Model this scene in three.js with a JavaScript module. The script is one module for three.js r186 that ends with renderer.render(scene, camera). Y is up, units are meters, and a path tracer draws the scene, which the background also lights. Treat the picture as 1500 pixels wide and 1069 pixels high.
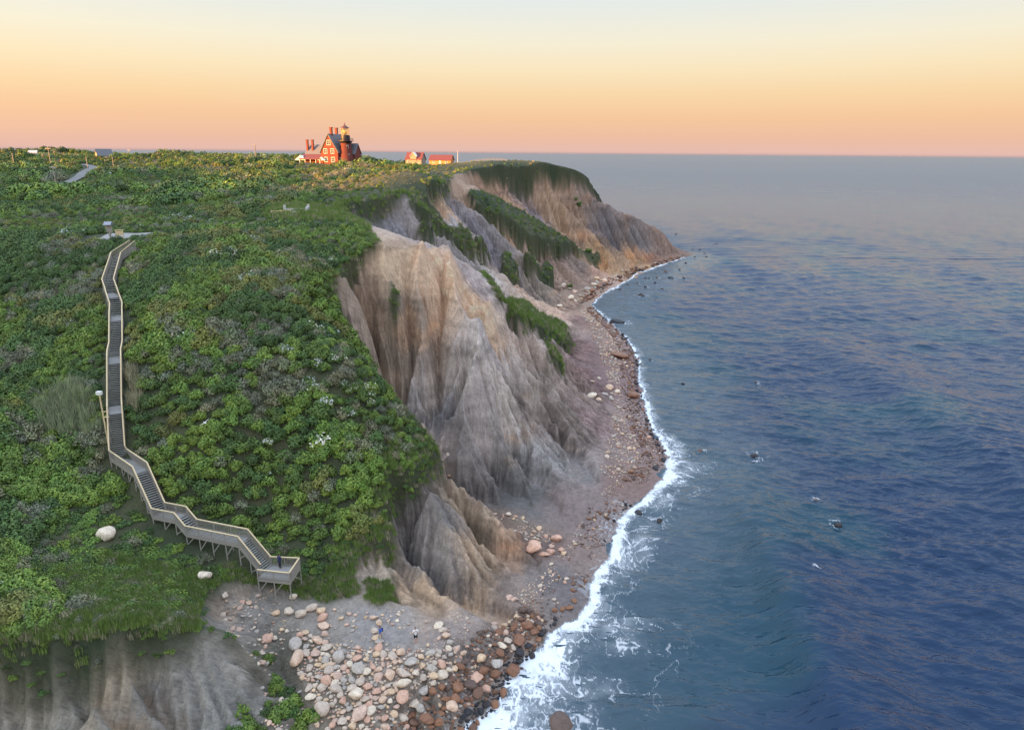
import * as THREE from 'three';
import { mergeGeometries, mergeVertices } from 'three/addons/utils/BufferGeometryUtils.js';
import { MarchingCubes } from 'three/addons/objects/MarchingCubes.js';

// ───────────────────────── camera, sky, sun, exposure ─────────────────────────
const CAM_H = 52, PITCH = Math.atan((534.5 - 223.5) / 1000), ROLL = 13 / 1500;
const scene = new THREE.Scene();
const camera = new THREE.PerspectiveCamera(2 * Math.atan(534.5 / 1000) * 180 / Math.PI, 1500 / 1069, 0.5, 90000);
camera.position.set(0, CAM_H, 0);
camera.rotation.order = 'YXZ';
camera.rotation.set(-PITCH, 0, ROLL);
camera.updateMatrixWorld(true);

const renderer = new THREE.WebGLRenderer({ antialias: true });
renderer.toneMapping = THREE.LinearToneMapping;
const EXPOSURE = 3.6;
renderer.toneMappingExposure = EXPOSURE;
renderer.shadowMap.enabled = true;

const toLin = c => { c /= 255; return c <= 0.04045 ? c / 12.92 : Math.pow((c + 0.055) / 1.055, 2.4); };
const lin = (r, g, b, k = 1) => [toLin(r) * k, toLin(g) * k, toLin(b) * k];
const clampS = v => Math.max(-1, Math.min(1, v));
const SUN = new THREE.Vector3(-0.86, 0.1, 0.5).normalize();
{
  // clear sky after the golden hour: pink band, apricot, straw, then pale blue overhead
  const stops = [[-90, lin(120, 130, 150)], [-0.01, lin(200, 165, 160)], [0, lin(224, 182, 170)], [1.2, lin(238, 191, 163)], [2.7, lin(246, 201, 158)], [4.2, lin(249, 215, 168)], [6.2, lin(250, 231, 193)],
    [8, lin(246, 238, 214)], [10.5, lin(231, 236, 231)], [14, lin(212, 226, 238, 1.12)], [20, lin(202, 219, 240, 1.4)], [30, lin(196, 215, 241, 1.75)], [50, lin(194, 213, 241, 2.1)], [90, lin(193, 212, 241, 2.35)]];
  const W = 512, H = 1024, data = new Float32Array(W * H * 4);
  for (let j = 0; j < H; j++) {
    const el = ((j + 0.5) / H - 0.5) * 180;
    let k = 0; while (k < stops.length - 2 && el > stops[k + 1][0]) k++;
    let t = (el - stops[k][0]) / (stops[k + 1][0] - stops[k][0]); t = Math.max(0, Math.min(1, t));
    const c = [0, 1, 2].map(i => stops[k][1][i] * (1 - t) + stops[k + 1][1][i] * t);
    for (let i = 0; i < W; i++) {
      const az = ((i + 0.5) / W - 0.5) * 2 * Math.PI, o = (j * W + i) * 4;
      const e = el * Math.PI / 180;
      const d = Math.cos(e) * Math.cos(az) * SUN.x + Math.sin(e) * SUN.y + Math.cos(e) * Math.sin(az) * SUN.z;
      const glow = el > 0 ? 0.5 * Math.pow(Math.max(0, 0.5 + 0.5 * d), 4) + 2.4 * Math.exp(-Math.pow(Math.acos(clampS(d)) / 0.42, 2)) : 0;
      data[o] = c[0] * (1 + glow * 1.2) / EXPOSURE; data[o + 1] = c[1] * (1 + glow) / EXPOSURE; data[o + 2] = c[2] * (1 + glow * 0.7) / EXPOSURE; data[o + 3] = 1;
    }
  }
  const sky = new THREE.DataTexture(data, W, H, THREE.RGBAFormat, THREE.FloatType);
  sky.mapping = THREE.EquirectangularReflectionMapping; sky.magFilter = THREE.LinearFilter; sky.minFilter = THREE.LinearFilter; sky.needsUpdate = true;
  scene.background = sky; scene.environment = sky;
}
const sun = new THREE.DirectionalLight(new THREE.Color().setRGB(1, 0.45, 0.10), 5);
sun.position.copy(SUN).multiplyScalar(800); sun.target.position.set(-60, 40, -300);
sun.position.add(sun.target.position);
sun.castShadow = true; sun.shadow.mapSize.set(4096, 4096);
Object.assign(sun.shadow.camera, { left: -450, right: 450, top: 300, bottom: -300, near: 1, far: 2500 });
scene.add(sun, sun.target);

// ───────────────────────── helpers ─────────────────────────
let seed = 12345;
const rnd = () => { seed = (seed + 0x6D2B79F5) | 0; let t = Math.imul(seed ^ seed >>> 15, 1 | seed); t = t + Math.imul(t ^ t >>> 7, 61 | t) ^ t; return ((t ^ t >>> 14) >>> 0) / 4294967296; };
const rr = (a, b) => a + (b - a) * rnd();
const clamp = (x, a = 0, b = 1) => x < a ? a : x > b ? b : x;
const lerpT = (T, v) => { if (v <= T[0][0]) return T[0][1]; for (let i = 1; i < T.length; i++) if (v < T[i][0]) return T[i - 1][1] + (T[i][1] - T[i - 1][1]) * (v - T[i - 1][0]) / (T[i][0] - T[i - 1][0]); return T[T.length - 1][1]; };
const sstep = (a, b, x) => { const t = clamp((x - a) / (b - a)); return t * t * (3 - 2 * t); };
const mix = (a, b, t) => a + (b - a) * t;
const hsh = (i, j, k = 0) => { let h = Math.imul(i, 374761393) ^ Math.imul(j, 668265263) ^ Math.imul(k, 2147483647 ^ 0x5bd1e995); h = Math.imul(h ^ h >>> 13, 1274126177); h = Math.imul(h ^ h >>> 16, 0x85ebca6b); return ((h ^ h >>> 15) >>> 0) / 4294967296; };
function vn(x, y, k = 0) {           // smooth value noise, -1..1
  const i = Math.floor(x), j = Math.floor(y), fx = x - i, fy = y - j, u = fx * fx * fx * (fx * (fx * 6 - 15) + 10), v = fy * fy * fy * (fy * (fy * 6 - 15) + 10);
  const a = hsh(i, j, k), b = hsh(i + 1, j, k), c = hsh(i, j + 1, k), d = hsh(i + 1, j + 1, k);
  return 2 * (a + (b - a) * u + (c - a) * v + (a - b - c + d) * u * v) - 1;
}
function fbm(x, y, o = 4, k = 0) { let s = 0, a = 0.55, n = 0; for (let q = 0; q < o; q++) { s += a * vn(x, y, k + q); n += a; a *= 0.5; const t = x * 1.62 + y * 1.22; y = y * 1.62 - x * 1.22; x = t; } return s / n; }
function vn3(x, y, z, s = 0) {
  const i = Math.floor(x), j = Math.floor(y), k = Math.floor(z), f = t => t * t * (3 - 2 * t), u = f(x - i), v = f(y - j), w = f(z - k);
  const h = (a, b, c) => hsh(i + a + 57 * s, j + b, k + c + 131 * s);
  const l = (a, b, t) => a + (b - a) * t;
  return 2 * l(l(l(h(0, 0, 0), h(1, 0, 0), u), l(h(0, 1, 0), h(1, 1, 0), u), v), l(l(h(0, 0, 1), h(1, 0, 1), u), l(h(0, 1, 1), h(1, 1, 1), u), v), w) - 1;
}
const names = {};
function numbered(n) { const c = names[n] = (names[n] ?? -1) + 1; return c ? n + '_' + String(c).padStart(3, '0') : n; }
function tag(o, label, category, group, kind) { if (label) o.userData.label = label; if (category) o.userData.category = category; if (group) o.userData.group = group; if (kind) o.userData.kind = kind; return o; }
function top(o, name, label, category, group, kind) { o.name = numbered(name); scene.add(o); return tag(o, label, category, group, kind); }
function part(parent, name, geo, mat, label) { const m = new THREE.Mesh(geo, mat); m.name = name; m.castShadow = m.receiveShadow = true; parent.add(m); if (label) m.userData.label = label; return m; }
const col = (r, g, b) => new THREE.Color().setRGB(r, g, b);
const std = (c, roughness = 0.9, extra = {}) => new THREE.MeshStandardMaterial({ color: c, roughness, ...extra });

// a pixel of the 1500 x 1069 photograph as a direction; its distance comes from a height or a depth
function ray(u, v) {
  const a = u - 750, b = 534.5 - v, c = Math.cos(ROLL), s = Math.sin(ROLL);
  const x = (a * c - b * s) / 1000, y = (a * s + b * c) / 1000, cp = Math.cos(PITCH), sp = Math.sin(PITCH);
  return [x, y * cp - sp, -(cp + y * sp)];
}
const atH = (u, v, h) => { const r = ray(u, v), t = (h - CAM_H) / r[1]; return [r[0] * t, h, r[2] * t]; };
const atD = (u, v, d) => { const r = ray(u, v), t = d / -r[2]; return [r[0] * t, CAM_H + r[1] * t, -d]; };

// ───────────────────────── terrain: surveyed points, thin-plate surface ─────────────────────────
const SH = [[640, 1110], [690, 1069], [735, 1020], [748, 985], [790, 950], [832, 912], [866, 880], [880, 840], [893, 800], [905, 762], [942, 730], [962, 700], [982, 672], [960, 640], [944, 600], [936, 565], [934, 525], [914, 492], [890, 470], [866, 446], [884, 430], [920, 410], [946, 396], [975, 386], [1003, 377]].map(([u, v]) => atH(u, v, 0));
const pts = [];
const H = (u, v, h) => pts.push(atH(u, v, h)), D = (u, v, d) => pts.push(atD(u, v, d)), X = (x, z, h) => pts.push([x, h, z]);
SH.forEach(p => pts.push(p));
for (let i = 0; i < SH.length; i += 2) { const p = SH[i]; X(p[0] + 16 + (i > 16 ? 8 : 0), p[2] + 6, -2.6); X(p[0] + 50, p[2] + 15, -5.5); }
// stair nodes: rail pixel, tread height, clearance above the ground; the ground follows them
const stairNodes = [[193, 352, 36.5, 0.5], [169, 369, 34.9, 0.7], [157, 408, 31.8, 0.7], [161, 419, 31.0, 0.7], [163, 426, 31.0, 0.8], [169, 443, 29.8, 0.7], [168.5, 452, 29.3, 0.7], [168.5, 459, 29.3, 0.9], [168.5, 500, 26.4, 0.7], [166, 512, 25.7, 0.7], [166, 521, 25.7, 0.9], [166.5, 583, 21.3, 0.7], [166.8, 594, 21.3, 0.9], [170.5, 656, 17.0, 0.8], [176, 661, 16.6, 0.9], [204, 680, 16.5, 1.5], [231, 740, 12.9, 1.0], [263, 746, 12.9, 1.6], [279, 765, 11.8, 1.3], [355, 780, 11.7, 2.2], [389, 821, 9.0, 1.6]];
stairNodes.forEach(([u, v, h, c], i) => { const p = atH(u, v, h + 1.08); if (![3, 6, 9, 14].includes(i)) X(p[0], p[2], h - c); });
{ const p = atH(408, 830, 10.08); X(p[0], p[2], 6.5); }
// and the slope to its left
for (const [u, v, h] of [[195, 343, 37],
  [0, 500, 25.5], [0, 600, 20.5], [0, 700, 17.4], [0, 800, 14.8], [0, 870, 14.6], [0, 940, 13.8], [-120, 800, 17], [-120, 600, 24], [-120, 940, 15], [80, 420, 31], [0, 420, 31], [80, 355, 36], [0, 350, 36], [80, 650, 18], [110, 780, 13.2], [100, 860, 13.4], [150, 900, 13.6], [150, 940, 13.6],
  [230, 870, 11.4], [270, 912, 12], [300, 840, 9.2], [350, 940, 10.2], [0, 1069, 8.6], [150, 1069, 8.8], [280, 1060, 7.2], [345, 1010, 7.6],
  // green hill between stairs and cliffs
  [450, 860, 6], [380, 790, 9], [450, 700, 14.2], [450, 600, 20.6], [450, 500, 27], [450, 400, 34.2], [300, 450, 31], [300, 550, 24.6], [300, 650, 18.4], [300, 380, 35.2], [250, 350, 37], [450, 335, 38.2], [380, 340, 38],
  [540, 700, 13.6], [520, 600, 19.8], [510, 520, 25.4], [500, 450, 29.6], [520, 380, 36],
  [560, 560, 18.8], [610, 610, 15.6], [645, 655, 13.2], [600, 700, 12.6], [560, 790, 8.6], [540, 870, 5.4], [430, 312, 39.4], [500, 320, 38.6],
  // lower spur, its gully
  [690, 890, 3.6], [640, 800, 8], [570, 750, 10.4], [690, 760, 8.4], [680, 700, 10.6], [780, 800, 2.6], [740, 840, 2.8], [620, 885, 4.1], [580, 890, 4.6],
  [740, 720, 5.2], [660, 640, 11.6], [620, 570, 16.6], [560, 480, 25], [515, 420, 31.2],
  // beach and boulder field
  [450, 890, 5.6], [330, 880, 8], [600, 930, 4.3], [600, 1000, 3.2], [650, 1060, 1.4], [440, 1069, 3.4], [400, 980, 5], [500, 950, 4.4], [720, 930, 2.6], [740, 900, 2.6], [800, 870, 1.2], [820, 760, 2], [880, 700, 1.5], [850, 715, 2.2], [900, 650, 1.6], [880, 590, 1.9], [880, 540, 1.8], [872, 500, 1.8], [845, 460, 1.8],
  [550, 1090, 2.2], [815, 790, 1.7], [840, 830, 0.8], [790, 830, 2.2],
  // first big spur
  [560, 368, 35.6], [610, 378, 33.9], [647, 376, 33], [690, 425, 27.6], [718, 453, 24.5], [760, 475, 20.7], [786, 494, 17.6], [803, 525, 13.9], [820, 560, 10.2], [850, 610, 5.6], [872, 655, 2.6], [866, 690, 2.4], [830, 730, 2.4],
  [560, 420, 30.8], [600, 450, 27.6], [640, 450, 27.4], [690, 500, 22.6], [640, 530, 20], [700, 560, 17.4], [760, 560, 14.2], [700, 620, 12], [760, 630, 9.2], [820, 650, 5.2], [760, 690, 5.6], [680, 480, 24.8], [655, 590, 15.6],
  // gully behind it, second face
  [690, 424, 18.6], [770, 457, 11.6], [832, 492, 6.6], [850, 515, 3.4]]) H(u, v, h);
X(-13, -152, 29); X(-2, -160, 22);
for (const [u, v, d] of [[510, 297, 172], [560, 290, 182], [600, 284, 192], [625, 300, 190], [654, 327, 194], [690, 343, 203], [712, 353, 210], [765, 398, 219], [822, 446, 225],
  [560, 320, 172], [600, 345, 172], [640, 348, 178], [690, 390, 183], [740, 402, 196], [790, 428, 208],
  // third face and green gully
  [646, 267, 216], [625, 278, 206], [665, 253, 272], [680, 305, 226], [700, 332, 219], [670, 285, 232], [700, 292, 246], [745, 342, 238], [790, 392, 236], [832, 432, 234], [700, 265, 268], [740, 300, 268],
  // headland
  [690, 246, 292], [740, 244, 305], [800, 248, 322], [853, 256, 337], [880, 275, 341], [905, 293, 346], [950, 322, 354], [985, 351, 360], [760, 275, 295], [800, 300, 304], [800, 350, 276], [850, 330, 314], [850, 380, 284], [850, 290, 323], [900, 335, 326], [900, 372, 308], [950, 362, 337], [980, 372, 353], [830, 405, 262],
  // plateau
  [507, 242, 345], [440, 240, 340], [380, 250, 330], [600, 245, 330], [650, 246, 320], [560, 262, 250], [450, 270, 235], [500, 285, 200], [400, 290, 180], [300, 290, 190], [300, 320, 152], [400, 320, 145], [200, 320, 150], [100, 320, 158], [0, 310, 165], [200, 280, 220], [100, 280, 220], [0, 280, 220], [300, 255, 290], [150, 258, 290], [50, 258, 290], [0, 245, 340], [150, 243, 360]]) D(u, v, d);
for (const [x, z, h] of [[60, -372, 24], [75, -395, 2], [20, -350, 44], [-5, -345, 44.5], [-40, -345, 44.5], [10, -385, 38], [45, -362, 33], [30, -425, 3], [-60, -385, 44.5], [-30, -400, 42], [-80, -430, 42], [-40, -470, 6], [-150, -450, 44.5], [-150, -510, 20], [-280, -480, 45.5], [-280, -540, 25], [100, -400, -4], [40, -470, -4], [-100, -540, -4], [-400, -460, 46], [-400, -300, 45.5], [-400, -100, 44], [-400, 60, 46], [-260, -150, 42], [-260, 0, 42], [-150, -60, 32], [-150, 20, 30], [-90, -60, 20.5], [-90, -20, 10], [-60, -25, 3], [-30, -28, 1], [-10, -33, -0.5], [10, -30, -3], [0, 0, -5], [-60, 10, -3], [-160, -110, 38.5], [-100, -110, 36]]) X(x, z, h);

const N = pts.length;
const tps = (() => {
  const n = N + 3, A = Array.from({ length: n }, () => new Float64Array(n + 1)), S = 0.01;
  const U = (ax, az, bx, bz) => { const dx = (ax - bx) * S, dz = (az - bz) * S, r = dx * dx + dz * dz; return r > 1e-12 ? 0.5 * r * Math.log(r) : 0; };
  for (let i = 0; i < N; i++) {
    for (let j = 0; j < N; j++) A[i][j] = U(pts[i][0], pts[i][2], pts[j][0], pts[j][2]);
    A[i][i] += 3e-4;
    A[i][N] = A[N][i] = 1; A[i][N + 1] = A[N + 1][i] = pts[i][0] * S; A[i][N + 2] = A[N + 2][i] = pts[i][2] * S; A[i][n] = pts[i][1];
  }
  for (let c = 0; c < n; c++) {
    let p = c; for (let r = c + 1; r < n; r++) if (Math.abs(A[r][c]) > Math.abs(A[p][c])) p = r;
    [A[c], A[p]] = [A[p], A[c]];
    for (let r = c + 1; r < n; r++) { const f = A[r][c] / A[c][c]; if (f) for (let k = c; k <= n; k++) A[r][k] -= f * A[c][k]; }
  }
  const w = new Float64Array(n);
  for (let r = n - 1; r >= 0; r--) { let s = A[r][n]; for (let k = r + 1; k < n; k++) s -= A[r][k] * w[k]; w[r] = s / A[r][r]; }
  return (x, z) => { let s = w[N] + w[N + 1] * x * S + w[N + 2] * z * S; for (let i = 0; i < N; i++) s += w[i] * U(x, z, pts[i][0], pts[i][2]); return s; };
})();
const GX0 = -440, GX1 = 150, GZ0 = -580, GZ1 = 100, GS = 2, GW = (GX1 - GX0) / GS + 1, GH = (GZ1 - GZ0) / GS + 1;
const grid = new Float32Array(GW * GH);
for (let j = 0; j < GH; j++) for (let i = 0; i < GW; i++) grid[j * GW + i] = tps(GX0 + i * GS, GZ0 + j * GS);
function cubicGrid(x, z) {
  const fx = clamp((x - GX0) / GS, 0, GW - 1.001), fz = clamp((z - GZ0) / GS, 0, GH - 1.001), i = Math.floor(fx), j = Math.floor(fz), u = fx - i, v = fz - j;
  const w = t => [(-t + 2 * t * t - t * t * t) / 2, (2 - 5 * t * t + 3 * t * t * t) / 2, (t + 4 * t * t - 3 * t * t * t) / 2, (t * t * t - t * t) / 2], a = w(u), b = w(v);
  let s = 0;
  for (let q = 0; q < 4; q++) { const jj = clamp(j + q - 1, 0, GH - 1) * GW; for (let p = 0; p < 4; p++) s += b[q] * a[p] * grid[jj + clamp(i + p - 1, 0, GW - 1)]; }
  return s;
}
// the hill west of the bluffs, outside the frame: its ridge keeps the low sun off everything but the far plateau
function hill(x, z) {
  const ridge = lerpT([[-330, 45], [-260, 52], [-190, 64], [-110, 69.5], [-40, 73], [0, 84], [100, 90], [300, 96], [600, 96]], z) + 3.2 * fbm(z * 0.06, x * 0.02, 3, 44);
  return Math.max(0, ridge - 42) * Math.exp(-((x + 350) ** 2) / (2 * 62 * 62)) * sstep(620, 480, z);
}
function baseH(x, z) {
  let h = z > GZ1 ? cubicGrid(x, GZ1) : cubicGrid(x, z);
  const left = sstep(-200, -300, x);
  if (left > 0) h = mix(h, mix(42, 45, sstep(0, -300, z)), left * sstep(-470, -430, z));
  if (z > -40 && x < -120) h = mix(h, 40, sstep(-120, -220, x) * sstep(-60, 20, z));
  h += hill(x, z);
  if (z < -430 && x < 0) h = mix(h, -4, sstep(-500 , -560, z + 0.25 * (x + 150)));
  return Math.max(h, -6);
}
function hit(u, v, dMin = 30) {
  const r = ray(u, v), k = 1 / -r[2]; let d0 = dMin;
  for (let d = dMin; d < 600; d += 0.5) {
    const y = CAM_H + r[1] * k * d;
    if (y < baseH(r[0] * k * d, -d)) { let a = d0, b = d; for (let q = 0; q < 20; q++) { const m = (a + b) / 2; if (CAM_H + r[1] * k * m < baseH(r[0] * k * m, -m)) b = m; else a = m; } return [r[0] * k * a, baseH(r[0] * k * a, -a), -a]; }
    d0 = d;
  }
  const p = atH(u, v, 0); return p[2] < 0 && p[2] > -700 ? p : atD(u, v, 340);
}
const xz = list => list.map(p => p.length > 2 && p[2] < 0 ? p : p.length > 2 ? atD(...p) : hit(...p));
function inside(P, x, z) { let c = false; for (let i = 0, j = P.length - 1; i < P.length; j = i++) { const a = P[i], b = P[j]; if ((a[2] > z) !== (b[2] > z) && x < (b[0] - a[0]) * (z - a[2]) / (b[2] - a[2]) + a[0]) c = !c; } return c; }
function edgeDist(P, x, z, closed = true) { let m = 1e9; for (let i = closed ? 0 : 1, j = closed ? P.length - 1 : 0; i < P.length; j = i++) { const a = P[j], b = P[i], dx = b[0] - a[0], dz = b[2] - a[2], t = clamp(((x - a[0]) * dx + (z - a[2]) * dz) / (dx * dx + dz * dz + 1e-9)), ex = a[0] + dx * t - x, ez = a[2] + dz * t - z, e = ex * ex + ez * ez; if (e < m) m = e; } return Math.sqrt(m); }
function region(P) { let x0 = 1e9, x1 = -1e9, z0 = 1e9, z1 = -1e9; for (const p of P) { x0 = Math.min(x0, p[0]); x1 = Math.max(x1, p[0]); z0 = Math.min(z0, p[2]); z1 = Math.max(z1, p[2]); } const f = (x, z, pad = 5) => { if (x < x0 - pad || x > x1 + pad || z < z0 - pad || z > z1 + pad) return -99; const d = edgeDist(P, x, z); return inside(P, x, z) ? d : -d; }; f.poly = P; f.box = [x0, x1, z0, z1]; return f; }
// ───────────────────────── regions of the land ─────────────────────────
const bareEdge = xz([[858, 257, 342], [800, 249, 329], [740, 246, 307], [690, 248, 287], [664, 255, 266], [648, 268, 217], [627, 281, 206], [602, 287, 191], [560, 293, 180], [512, 300, 171], [506, 304], [524, 322], [545, 345], [556, 368], [530, 382], [505, 388], [497, 402], [522, 450], [545, 500], [560, 560], [600, 604], [640, 645], [655, 672], [612, 690], [575, 705], [568, 740], [572, 780], [540, 800], [525, 830], [532, 872], [480, 885], [440, 878], [415, 868], [372, 852], [335, 862], [304, 880], [306, 916], [338, 930], [290, 943], [200, 941], [100, 939], [0, 939], [-120, 936]]);
const bareP = [...bareEdge, [-70, 0, -44], [-70, 0, -5], [160, 0, -5], [160, 0, -420], [70, 0, -420], [45, 0, -365]];
const bareR = region(bareP);
const greens = [
  [[602, 288], [613, 272], [632, 280], [645, 293], [662, 308], [690, 327], [716, 347], [704, 348], [655, 324], [622, 305]],
  [[683, 264], [720, 268], [745, 286], [780, 310], [815, 332], [846, 352], [832, 358], [800, 354], [770, 336], [735, 306], [700, 282]],
  [[822, 322], [850, 342], [882, 362], [868, 372], [838, 350]],
  [[765, 366], [800, 372], [815, 388], [795, 388]],
  [[686, 421, 172], [730, 436], [790, 457], [832, 472], [836, 502], [800, 488], [752, 466], [700, 440, 168]],
  [[798, 500], [822, 515], [828, 540], [806, 520]],
  [[540, 772], [570, 782], [572, 822], [548, 802]],
  [[526, 846], [548, 838], [572, 848], [583, 866], [572, 884], [548, 890], [530, 880]],
  [[740, 357], [768, 385], [758, 392], [730, 365]],
  [[605, 310], [640, 330], [632, 335]],
  [[572, 398], [582, 402], [578, 422], [570, 415]],
].map(P => region(xz(P)));
const greenAt = (x, z) => { let m = -99; for (const g of greens) m = Math.max(m, g(x, z, 4)); return m > -4 ? m + (z > -100 ? 1.1 : 1.6) * fbm(x * 0.45, z * 0.45, 3, 19) : m; };
const paths = { // things people made on the plateau
  ruins: region(xz([[402, 304], [455, 302], [500, 310], [488, 322], [440, 322], [398, 316]])),
};
const poly = list => xz(list);
const carve = [
  [poly([[515, 424], [560, 484], [600, 540], [640, 590], [665, 642], [700, 690], [752, 730], [800, 768]]), 1.9, 3.4],
  [poly([[636, 425], [645, 500], [655, 590]]), 1.8, 2.6], [poly([[598, 405], [620, 470], [642, 545]]), 1.3, 2.2], [poly([[704, 445], [680, 505], [660, 585]]), 1.3, 2.2],
  [poly([[562, 400], [590, 460], [625, 530]]), 1.2, 2.2], [poly([[745, 600], [790, 690], [805, 735]]), 1.2, 1.8], [poly([[700, 600], [735, 670], [775, 735]]), 1.2, 1.8], [poly([[800, 590], [840, 650], [855, 690]]), 1.1, 1.8],
  [poly([[590, 745], [640, 800], [690, 860], [730, 890]]), 1.0, 1.8], [poly([[585, 790], [610, 850], [640, 890]]), 0.7, 1.2], [poly([[680, 700], [720, 770], [770, 815]]), 1.2, 1.8],
  [poly([[640, 300], [690, 340], [745, 380], [800, 420]]), 1.5, 5], [poly([[720, 300], [780, 360], [835, 420]]), 2.5, 7], [poly([[780, 262], [830, 320], [890, 380]]), 2.0, 6], [poly([[840, 270], [890, 320], [940, 372]]), 1.8, 6],
  [poly([[0, 985], [60, 1030], [110, 1080]]), 0.9, 1.4], [poly([[110, 950], [190, 1020], [240, 1075]]), 0.8, 1.3], [poly([[200, 945], [260, 1010], [300, 1060]]), 0.6, 1.1],
].map(([P, depth, w]) => { let x0 = 1e9, x1 = -1e9, z0 = 1e9, z1 = -1e9; for (const p of P) { x0 = Math.min(x0, p[0]); x1 = Math.max(x1, p[0]); z0 = Math.min(z0, p[2]); z1 = Math.max(z1, p[2]); } return { P, depth, w, b: [x0 - 3 * w, x1 + 3 * w, z0 - 3 * w, z1 + 3 * w] }; });
const raise = [
  [poly([[558, 369, 117], [585, 372, 119], [612, 379, 121], [632, 378, 125], [648, 377, 128], [668, 400, 126], [690, 426, 123], [718, 454, 121], [752, 470, 124], [786, 495, 128]]), 0.55, 3.0],
  [poly([[620, 385], [612, 440], [625, 500], [650, 560]]), 1.5, 2.2], [poly([[660, 390], [672, 440], [690, 470]]), 1.2, 2], [poly([[718, 456], [700, 520], [672, 590], [668, 640]]), 1.6, 2.2],
  [poly([[565, 376], [575, 430], [600, 490], [625, 545]]), 0.9, 2],
].map(([P, depth, w]) => { let x0 = 1e9, x1 = -1e9, z0 = 1e9, z1 = -1e9; for (const p of P) { x0 = Math.min(x0, p[0]); x1 = Math.max(x1, p[0]); z0 = Math.min(z0, p[2]); z1 = Math.max(z1, p[2]); } return { P, depth: -depth, w, b: [x0 - 3 * w, x1 + 3 * w, z0 - 3 * w, z1 + 3 * w] }; });
const lines = [...carve, ...raise];
const lerpTable = T => v => { if (v <= T[0][0]) return T[0][1]; for (let i = 1; i < T.length; i++) if (v < T[i][0]) return mix(T[i - 1][1], T[i][1], (v - T[i - 1][0]) / (T[i][0] - T[i - 1][0])); return T[T.length - 1][1]; };
const shoreTable = SH.map(p => [-p[2], p[0]]).sort((a, b) => a[0] - b[0]);
const shoreX = lerpTable([...shoreTable, [420, 50], [480, -20], [600, -150]]);
function shoreDist(x, z) { const d = edgeDist(SH, x, z, false); return x > shoreX(-z) ? d : -d; }
// ground before running water has worked on it
function surf0(x, z) {
  const h0 = baseH(x, z);
  let h = h0, b = bareR(x, z, 30);
  const e = 0.8, gx = (baseH(x + e, z) - h0) / e, gz = (baseH(x, z + e) - h0) / e, sl = Math.hypot(gx, gz);
  b += 1.2 * fbm(x * 0.25, z * 0.25, 3, 3);
  let bare = sstep(-0.8, 0.8, b), g = greenAt(x, z);
  if (g > -4) bare *= 1 - sstep(-0.8, 0.8, g + 0.8 * fbm(x * 0.4, z * 0.4, 2, 9));
  for (const l of lines) if (x > l.b[0] && x < l.b[1] && z > l.b[2] && z < l.b[3]) { const d = edgeDist(l.P, x, z, false) + 0.35 * fbm(x * 0.6, z * 0.6, 2, 12) * l.w; h -= 2.7 * l.depth * Math.exp(-Math.pow(Math.max(0, d) / l.w, 1.5)); }
  const steep = sstep(0.22, 0.55, sl) * sstep(0.6, 2.6, h0), far = -z > 200 ? 1.6 : 1;
  h += 1.3 * far * fbm(x * 0.075 / far, z * 0.075 / far, 4, 40) * (bare * steep + 0.35 * (1 - bare)) * sstep(0, 3, h0);
  if (bare * steep > 0.05) { const sc = 0.42 / far, q = h * sc + 0.7 * fbm(x * 0.04, z * 0.04, 3, 61), fr = q - Math.floor(q); h += bare * steep * 0.75 / sc * 0.42 * (sstep(0.1, 0.75, fr) - fr) * (0.35 + 1.1 * hsh(Math.floor(q), 3)) * sstep(-0.35, 0.3, fbm(x * 0.06, z * 0.06, 2, 66)); }
  { const hd = sstep(-255, -275, z); h -= mix(1.1 * far * steep, 4.2 * sstep(0.1, 0.3, sl), hd) * sstep(-0.2, mix(1.1, 2.4, hd), b) * sstep(mix(12 * far, 34, hd), 4, b); }
  return { h, bare, sl, steep, h0, b };
}
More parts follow.
